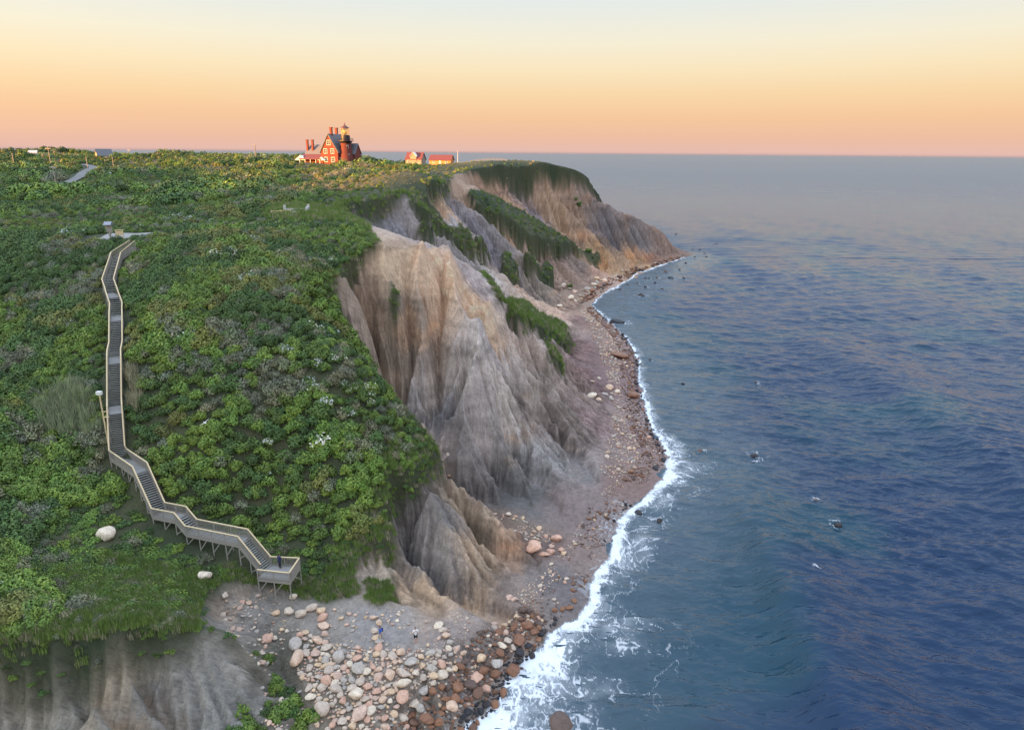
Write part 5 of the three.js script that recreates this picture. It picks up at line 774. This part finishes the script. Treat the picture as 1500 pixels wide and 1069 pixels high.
{
  const all = []; kinds.forEach((k, t) => k.list.forEach(q => { q.t = t; q.h = height(q.x, q.z); const P = proj(q.x, q.h + q.r, q.z); q.px = P[0]; q.py = P[1]; q.app = q.r / Math.hypot(q.x, CAM_H - q.h, q.z); q.vis = P[0] > 15 && P[0] < 1480 && P[1] > 0 && P[1] < 1055; all.push(q); }));
  const keep = all.filter(q => q.px > -260 && q.px < 1600 && q.py < 1350);
  const markS = [[170, 440, 'beside the upper flight of the stairs'], [168, 560, 'beside the long middle flight of the stairs'], [185, 670, 'at the bend of the stairs'], [240, 760, 'below the upper walkway of the stairs'], [330, 800, 'below the lower walkway of the stairs'], [400, 790, 'above the stair platform'], [470, 850, 'right of the stair platform'], [155, 780, 'around the big pale boulder'], [300, 845, 'around the rounded pale boulder'], [95, 610, 'by the pale reed bed'], [30, 700, 'on the slope below the reed bed'], [20, 800, 'in the hollow left of the big pale boulder'], [100, 880, 'above the grey clay face'], [280, 900, 'on the knoll end above the boulders'], [350, 990, 'on the grey clay face'], [420, 1020, 'at the edge of the boulder field'], [500, 560, 'among the white blossom patch'], [400, 620, 'in the middle of the thicket hillside'], [560, 640, 'along the cliff rim of the thicket hillside'], [540, 730, 'above the lower clay spur'], [300, 550, 'in the thicket right of the middle flight'], [280, 680, 'in the thicket inside the stair bend'], [550, 860, 'on the grassy tongue by the tan clay'], [450, 720, 'on the lower thicket slope above the platform']].map(([u, v, t]) => [hit(u, v), t]);
  const singles = new Set(keep.filter(q => q.vis && q.v > 0.6).sort((a, b) => b.app - a.app).slice(0, 300));
  const M4 = new THREE.Matrix4(), E = new THREE.Euler(), Q = new THREE.Quaternion();
  const tints = [0, 1, 2, 3, 4].map(i => { const m = leafM.clone(); m.color = col(...[[1, 1, 1], [1.12, 1.06, 0.9], [0.86, 0.93, 0.95], [1.2, 1.15, 1], [0.95, 1.05, 0.9]][i]); return m; });
  const protos = {};
  for (const q of singles) {
    const K = kinds[q.t], vi = Math.floor(rnd() * 2), key = q.t + '_' + vi, ti = Math.floor(rnd() * 5);
    const G = new THREE.Group(); part(G, 'foliage', K.geos[vi], tints[ti]); part(G, 'stems', K.stems, K.twigs ? twigM : stemM);
    G.position.set(q.x, q.h - 0.12 * q.r, q.z); G.rotation.y = rr(0, 6.28); G.scale.set(q.r * rr(0.9, 1.15), q.r * rr(0.9, 1.2), q.r * rr(0.9, 1.15)); const near = markS.reduce((b, m) => { const d = Math.hypot(m[0][0] - q.x, m[0][2] - q.z); return d < b[0] ? [d, m[1]] : b; }, [1e9, ''])[1];
    top(G, K.name, (q.r > 1.35 ? 'large ' : q.r > 0.95 ? 'medium sized ' : 'small ') + ['', 'yellowish ', 'bluish ', 'pale ', 'lush '][ti] + K.word + ' ' + near, 'shrub', K.name.replace(/_/g, ' ') + 's on the bluff');
  }
  kinds.forEach(K => [0, 1].forEach(vi => {
    const L = K.list.filter((q, i) => !singles.has(q) && i % 2 === vi && q.px > -260 && q.px < 1600 && q.py < 1350); if (!L.length) return;
    const I = new THREE.InstancedMesh(K.twigs ? mergeGeometries([K.geos[vi], (() => { const g = K.stems.toNonIndexed(); g.deleteAttribute('uv'); const c = new Float32Array(g.attributes.position.count * 3); for (let i = 0; i < c.length; i += 3) { c[i] = 0.36; c[i + 1] = 0.34; c[i + 2] = 0.29; } g.setAttribute('color', new THREE.BufferAttribute(c, 3)); return g; })()]) : K.geos[vi], leafM, L.length);
    L.forEach((q, i) => { E.set(rr(-0.12, 0.12), rr(0, 6.28), rr(-0.12, 0.12)); Q.setFromEuler(E); M4.compose(V(q.x, q.h - 0.15 * q.r, q.z), Q, V(q.r * rr(0.88, 1.18), q.r * rr(0.85, 1.25), q.r * rr(0.88, 1.18))); I.setMatrixAt(i, M4); const k = rr(0.6, 1.22), y = rr(-0.08, 0.12); I.setColorAt(i, col(k * (1 + y), k, k * (1 - y))); });
    I.castShadow = I.receiveShadow = true; top(I, K.name + '_thicket', 'thicket of further ' + K.name.replace(/_/g, ' ') + 's covering bluff and plateau', 'thicket', null, 'stuff');
  }));
  console.log('shrubs', all.length, 'kept', keep.length, kinds.map(k => k.list.length).join(','));
}
{ // grasses: tufts of narrow blades
  const tuft = (k, n, h, w, spread, tones) => { const pos = [], colr = []; const s0 = seed; seed = 700 + k; for (let i = 0; i < n; i++) { const a = rr(0, 6.28), q = spread * Math.sqrt(rnd()), x = q * Math.cos(a), z = q * Math.sin(a), H2 = h * rr(0.6, 1.1), b = rr(0, 6.28), lx = rr(-0.3, 0.3) * h, lz = rr(-0.3, 0.3) * h, dx = w * Math.cos(b), dz = w * Math.sin(b), t = tones[Math.floor(rnd() * tones.length)], f = rr(0.75, 1.25); const A = [x - dx, -0.05, z - dz], B = [x + dx, -0.05, z + dz], C = [x + dx * 0.7 + lx * 0.35, H2 * 0.6, z + dz * 0.7 + lz * 0.35], D2 = [x - dx * 0.7 + lx * 0.35, H2 * 0.6, z - dz * 0.7 + lz * 0.35], E2 = [x + lx, H2, z + lz]; for (const p of [A, B, C, A, C, D2, D2, C, E2]) { pos.push(...p); colr.push(t[0] * f, t[1] * f, t[2] * f); } } seed = s0; const g = new THREE.BufferGeometry(); g.setAttribute('position', new THREE.Float32BufferAttribute(pos, 3)); g.setAttribute('color', new THREE.Float32BufferAttribute(colr, 3)); g.computeVertexNormals(); return g; };
  const green = [[0.15, 0.23, 0.04], [0.19, 0.26, 0.055], [0.12, 0.19, 0.035]], dry = [[0.38, 0.32, 0.21], [0.3, 0.27, 0.17], [0.18, 0.2, 0.08]], reed = [[0.24, 0.29, 0.14], [0.3, 0.33, 0.19], [0.19, 0.24, 0.11], [0.36, 0.35, 0.23]];
  const M4 = new THREE.Matrix4(), E = new THREE.Euler(), Q = new THREE.Quaternion();
  const lay = (geo, list, name, label) => { const I = new THREE.InstancedMesh(geo, leafM, list.length); list.forEach(([x, z, s], i) => { E.set(0, rr(0, 6.28), 0); Q.setFromEuler(E); M4.compose(V(x, height(x, z) - 0.03, z), Q, V(s, s * rr(0.8, 1.2), s)); I.setMatrixAt(i, M4); const k = rr(0.8, 1.2); I.setColorAt(i, col(k, k, k)); }); I.castShadow = I.receiveShadow = true; top(I, name, label, name.replace(/_/g, ' '), null, 'stuff'); };
  const scatter = (P, per, s0, s1, test) => { const R = region(xz(P)), [a, b, c, d] = R.box, out = []; for (let i = 0; i < (b - a) * (d - c) * per; i++) { const x = rr(a, b), z = rr(c, d); if (R(x, z) > 0 && (!test || test(x, z))) out.push([x, z, rr(s0, s1)]); } return out; };
  const ok = (x, z) => stairDist(x, z) > 1.2 && !singleRocks.some(q => Math.hypot(x - q.x, z - q.z) < q.r + 0.15);
  lay(tuft(1, 60, 2.3, 0.028, 0.5, reed), [...scatter([[48, 600], [80, 575], [125, 565], [143, 600], [146, 640], [95, 640], [60, 630]], 1.5, 0.8, 1.1, ok)], 'reed_bed', 'pale green reed bed on the slope left of the stairs');
  lay(tuft(2, 50, 1.9, 0.026, 0.45, dry), scatter([[183, 545], [205, 530], [212, 570], [200, 600], [186, 600]], 1.4, 0.8, 1.1, ok), 'dry_reeds', 'tan dry reeds right beside the stairs');
  const G1 = []; for (let i = 0; i < 90000 && G1.length < 16000; i++) { const d = 44 + 290 * rnd() * rnd(), x = rr(-0.8 * d - 8, 0.2 * d + 10), z = -d, v = vegAt(x, z); if (v < (d < 62 ? 0.7 : 0.05)) continue; const e = v < 3.2, lowG = d < 62 && baseH(x, z) < 15 && fbm(x * 0.2, z * 0.2, 2, 97) > 0, inG = greenAt(x, z) > 0, ruin = d > 110 && paths.ruins(x, z) > -2; if (!(e || lowG || inG || ruin)) continue; if (!ok(x, z) || d > 110 && pathDist(x, z) < 3.2) continue; G1.push([x, z, d > 130 ? rr(0.8, 1.5) : rr(0.5, 0.95)]); }
  lay(tuft(3, 46, 0.75, 0.022, 0.5, green), G1.filter((q, i) => i % 4), 'green_grass', 'green grass fringing the cliff edges and slopes');
  lay(tuft(4, 46, 0.7, 0.022, 0.5, dry), G1.filter((q, i) => !(i % 4)), 'dry_grass', 'dry straw coloured grass among the green along cliff edges');
  console.log('grass', G1.length);
}
// ───────────────────────── people and a gull ─────────────────────────
function sdfGeo(bones, lo, hi, res, k = 0.035) { // tapered capsules joined by a smooth minimum
  const mc = new MarchingCubes(res, new THREE.MeshBasicMaterial(), false, false, 60000); mc.isolation = 0; const s = res / 2, c = lo.map((v, i) => (v + hi[i]) / 2), half = Math.max(...lo.map((v, i) => (hi[i] - v) / 2));
  for (let z = 0; z < res; z++) for (let y = 0; y < res; y++) for (let x = 0; x < res; x++) {
    const p = [c[0] + (x - s) / s * half, c[1] + (y - s) / s * half, c[2] + (z - s) / s * half]; let d = 9;
    for (const [a, b, ra, rb] of bones) { let dx = b[0] - a[0], dy = b[1] - a[1], dz = b[2] - a[2]; const l = dx * dx + dy * dy + dz * dz + 1e-9, t = clamp(((p[0] - a[0]) * dx + (p[1] - a[1]) * dy + (p[2] - a[2]) * dz) / l), e = Math.hypot(p[0] - a[0] - dx * t, p[1] - a[1] - dy * t, p[2] - a[2] - dz * t) - mix(ra, rb, t), h = clamp(0.5 + 0.5 * (d - e) / k); d = mix(d, e, h) - k * h * (1 - h); }
    mc.field[x + y * res + z * res * res] = -d;
  }
  mc.update(); const n = mc.count, pos = new Float32Array(n * 3), nor = new Float32Array(n * 3); for (let i = 0; i < n; i++) for (let q = 0; q < 3; q++) { pos[3 * i + q] = c[q] + mc.positionArray[3 * i + q] * half; nor[3 * i + q] = mc.normalArray[3 * i + q]; }
  const g = new THREE.BufferGeometry(); g.setAttribute('position', new THREE.BufferAttribute(pos, 3)); g.setAttribute('normal', new THREE.BufferAttribute(nor, 3)); return g;
}
function hand(w, dir, side) { // palm and five fingers from the wrist w along dir
  const D3 = V(...dir).normalize(), S3 = V(0, 0, 1).cross(D3).normalize().multiplyScalar(side), pt = (a, b) => [w[0] + D3.x * a + S3.x * b, w[1] + D3.y * a + S3.y * b, w[2] + D3.z * a + S3.z * b + a * 0.12], out = [[pt(0, 0), pt(0.08, 0), 0.026, 0.034]];
  [[-0.027, 0.150], [-0.009, 0.172], [0.01, 0.166], [0.028, 0.14]].forEach(([b, l]) => out.push([pt(0.08, b), pt(0.12, b * 1.15), 0.009, 0.009], [pt(0.12, b * 1.15), pt(l, b * 1.1), 0.009, 0.008])); out.push([pt(0.03, -0.03), pt(0.075, -0.065), 0.011, 0.009]); return out;
}
function person(label, x, y, z, ry, pose, cols) {
  const J = pose, hipL = [-0.09, 0.9, 0], hipR = [0.09, 0.9, 0], neck = J.neck, head = J.head;
  const skinB = [[neck, head, 0.055, 0.06], [[head[0], head[1] + 0.0, head[2]], [head[0], head[1] + 0.12, head[2] - 0.01], 0.072, 0.092], [[head[0], head[1] + 0.03, head[2] + 0.085], [head[0], head[1] + 0.055, head[2] + 0.095], 0.018, 0.012], [[head[0] - 0.085, head[1] + 0.05, head[2]], [head[0] - 0.088, head[1] + 0.08, head[2]], 0.02, 0.02], [[head[0] + 0.085, head[1] + 0.05, head[2]], [head[0] + 0.088, head[1] + 0.08, head[2]], 0.02, 0.02],
    [[0, 0.95, 0], [0, 1.3, 0], 0.13, 0.14], [[-0.15, 1.4, 0], [0.15, 1.4, 0], 0.06, 0.06]];
  for (const [h, kn, an] of [[hipL, J.kneeL, J.ankleL], [hipR, J.kneeR, J.ankleR]]) skinB.push([h, kn, 0.085, 0.055], [kn, an, 0.055, 0.036], [an, [an[0], an[1] - 0.045, an[2] + 0.13], 0.04, 0.03], [an, [an[0], an[1] - 0.035, an[2] - 0.05], 0.04, 0.035]);
  for (const [sh, el, wr] of [[[-0.19, 1.4, 0], J.elbowL, J.wristL], [[0.19, 1.4, 0], J.elbowR, J.wristR]]) skinB.push([sh, el, 0.05, 0.038], [el, wr, 0.038, 0.025]);
  const G = new THREE.Group(); G.position.set(x, y, z); G.rotation.y = ry; top(G, 'person', label, 'person');
  const hands = [[J.elbowL, J.wristL, 1], [J.elbowR, J.wristR, -1]].map(([e, w, s]) => sdfGeo(hand(w, [w[0] - e[0], w[1] - e[1], w[2] - e[2]], s), w.map(v => v - 0.19), w.map(v => v + 0.19), 60, 0.008));
  part(G, 'body', mergeGeometries([sdfGeo(skinB, [-0.6, -0.02, -0.6], [0.6, 1.84, 0.6], 72, 0.03), ...hands]), std(col(...cols.skin), 0.6));
  const sh = [[[0, 0.93, 0], [0, 1.3, 0.0], 0.155, 0.165], [[-0.16, 1.4, 0], [0.16, 1.4, 0], 0.078, 0.078]]; for (const [s, e] of [[[-0.19, 1.4, 0], J.elbowL], [[0.19, 1.4, 0], J.elbowR]]) sh.push([s, s.map((v, i) => mix(v, e[i], cols.sleeve)), 0.066, 0.06]);
  part(G, 'shirt', sdfGeo(sh, [-0.55, 0.6, -0.55], [0.55, 1.6, 0.55], 48, 0.04), std(col(...cols.shirt), 0.9));
  const tr = [[[-0.05, 0.92, 0], [0.05, 0.92, 0], 0.15, 0.15]]; for (const [h, kn, an] of [[hipL, J.kneeL, J.ankleL], [hipR, J.kneeR, J.ankleR]]) { if (cols.long) tr.push([h, kn, 0.1, 0.075], [kn, an.map((v, i) => v + (i === 1 ? 0.06 : 0)), 0.075, 0.06]); else tr.push([h, h.map((v, i) => mix(v, kn[i], 0.8)), 0.105, 0.085]); }
  part(G, cols.long ? 'trousers' : 'shorts', sdfGeo(tr, [-0.5, 0, -0.5], [0.5, 1.15, 0.5], 52, 0.03), std(col(...cols.pants), 0.9));
  part(G, 'hair', sdfGeo([[[head[0], head[1] + 0.13, head[2] - 0.02], [head[0], head[1] + 0.08, head[2] - 0.045], 0.094, 0.09]], [head[0] - 0.2, head[1] - 0.1, head[2] - 0.22], [head[0] + 0.2, head[1] + 0.3, head[2] + 0.18], 28, 0.02), std(col(...cols.hair), 0.8));
  if (cols.pack) part(G, 'backpack', sdfGeo([[[0, 1.1, -0.2], [0, 1.35, -0.2], 0.12, 0.1]], [-0.3, 0.8, -0.45], [0.3, 1.6, 0.1], 28, 0.02), std(col(...cols.pack), 0.9));
  for (const [a] of [[J.ankleL], [J.ankleR]]) part(G, 'shoe', sdfGeo([[[a[0], 0.045, a[2] - 0.04], [a[0], 0.04, a[2] + 0.15], 0.045, 0.038]], [a[0] - 0.2, -0.1, a[2] - 0.2], [a[0] + 0.2, 0.25, a[2] + 0.25], 26, 0.02), std(col(...cols.shoe), 0.8));
}
const stand = { neck: [0, 1.44, 0], head: [0, 1.55, 0.02], kneeL: [-0.11, 0.49, 0.02], ankleL: [-0.12, 0.09, 0], kneeR: [0.11, 0.49, 0.02], ankleR: [0.12, 0.09, 0] };
{
  const p = hit(609, 940), y = height(p[0], p[2]); person('person in white shirt and black shorts raising both hands to the face', p[0], y, p[2], 0.3, { ...stand, elbowL: [-0.3, 1.2, 0.12], wristL: [-0.1, 1.44, 0.22], elbowR: [0.3, 1.2, 0.12], wristR: [0.1, 1.44, 0.22] }, { skin: [0.5, 0.3, 0.2], shirt: [0.78, 0.78, 0.78], pants: [0.015, 0.015, 0.02], hair: [0.04, 0.025, 0.015], shoe: [0.45, 0.15, 0.1], sleeve: 0.55 });
  const q = hit(558, 938), y2 = height(q[0], q[2]); person('person in blue shirt and grey trousers stepping between the boulders', q[0], y2, q[2], -0.7, { neck: [0, 1.43, 0.05], head: [0, 1.54, 0.09], kneeL: [-0.1, 0.5, 0.16], ankleL: [-0.1, 0.09, 0.2], kneeR: [0.1, 0.5, 0.0], ankleR: [0.11, 0.09, -0.2], elbowL: [-0.27, 1.15, -0.06], wristL: [-0.25, 0.93, 0.08], elbowR: [0.27, 1.15, 0.08], wristR: [0.24, 0.95, 0.26] }, { skin: [0.45, 0.27, 0.18], shirt: [0.03, 0.1, 0.42], pants: [0.3, 0.28, 0.26], hair: [0.03, 0.02, 0.015], shoe: [0.1, 0.1, 0.1], sleeve: 0.5, long: true, pack: [0.02, 0.025, 0.05] });
  const c = deckC[0].clone().lerp(deckC[1], 0.4).lerp(deckC[3].clone().lerp(deckC[2], 0.4), 0.18); person('person in dark navy jacket leaning at the back railing of the stair platform', c.x, c.y + 0.025, c.z, 2.6, { ...stand, elbowL: [-0.27, 1.14, 0.03], wristL: [-0.2, 1.06, 0.24], elbowR: [0.27, 1.14, 0.03], wristR: [0.2, 1.06, 0.24] }, { skin: [0.42, 0.26, 0.18], shirt: [0.03, 0.035, 0.10], pants: [0.03, 0.03, 0.05], hair: [0.03, 0.02, 0.015], shoe: [0.06, 0.06, 0.06], sleeve: 0.98, long: true });
  // gull gliding over the thicket
  const g0 = hit(316, 645), B = new THREE.Group(); B.position.set(g0[0], g0[1] + 3.2, g0[2] + 2.2); B.rotation.set(0.15, 0.9, 0.35); top(B, 'gull', 'white gull gliding low over the shrub covered slope', 'bird');
  part(B, 'body', sdfGeo([[[0, 0, -0.22], [0, 0.01, 0.1], 0.035, 0.075], [[0, 0.01, 0.1], [0, 0.04, 0.26], 0.07, 0.045], [[0, 0, -0.22], [0, 0, -0.34], 0.03, 0.012], [[0.05, 0.03, 0.08], [0.36, 0.1, 0.1], 0.035, 0.022], [[0.36, 0.1, 0.1], [0.68, 0.04, -0.08], 0.022, 0.01], [[-0.05, 0.03, 0.08], [-0.36, 0.1, 0.1], 0.035, 0.022], [[-0.36, 0.1, 0.1], [-0.68, 0.04, -0.08], 0.022, 0.01], [[0.1, 0.04, 0.0], [0.4, 0.09, -0.02], 0.018, 0.012], [[-0.1, 0.04, 0.0], [-0.4, 0.09, -0.02], 0.018, 0.012]], [-0.72, -0.3, -0.5], [0.72, 0.3, 0.5], 72, 0.03), white);
  part(B, 'beak', new THREE.ConeGeometry(0.018, 0.07, 8).rotateX(Math.PI / 2).translate(0, 0.035, 0.34), std(col(0.6, 0.35, 0.05), 0.6));
}
renderer.render(scene, camera);
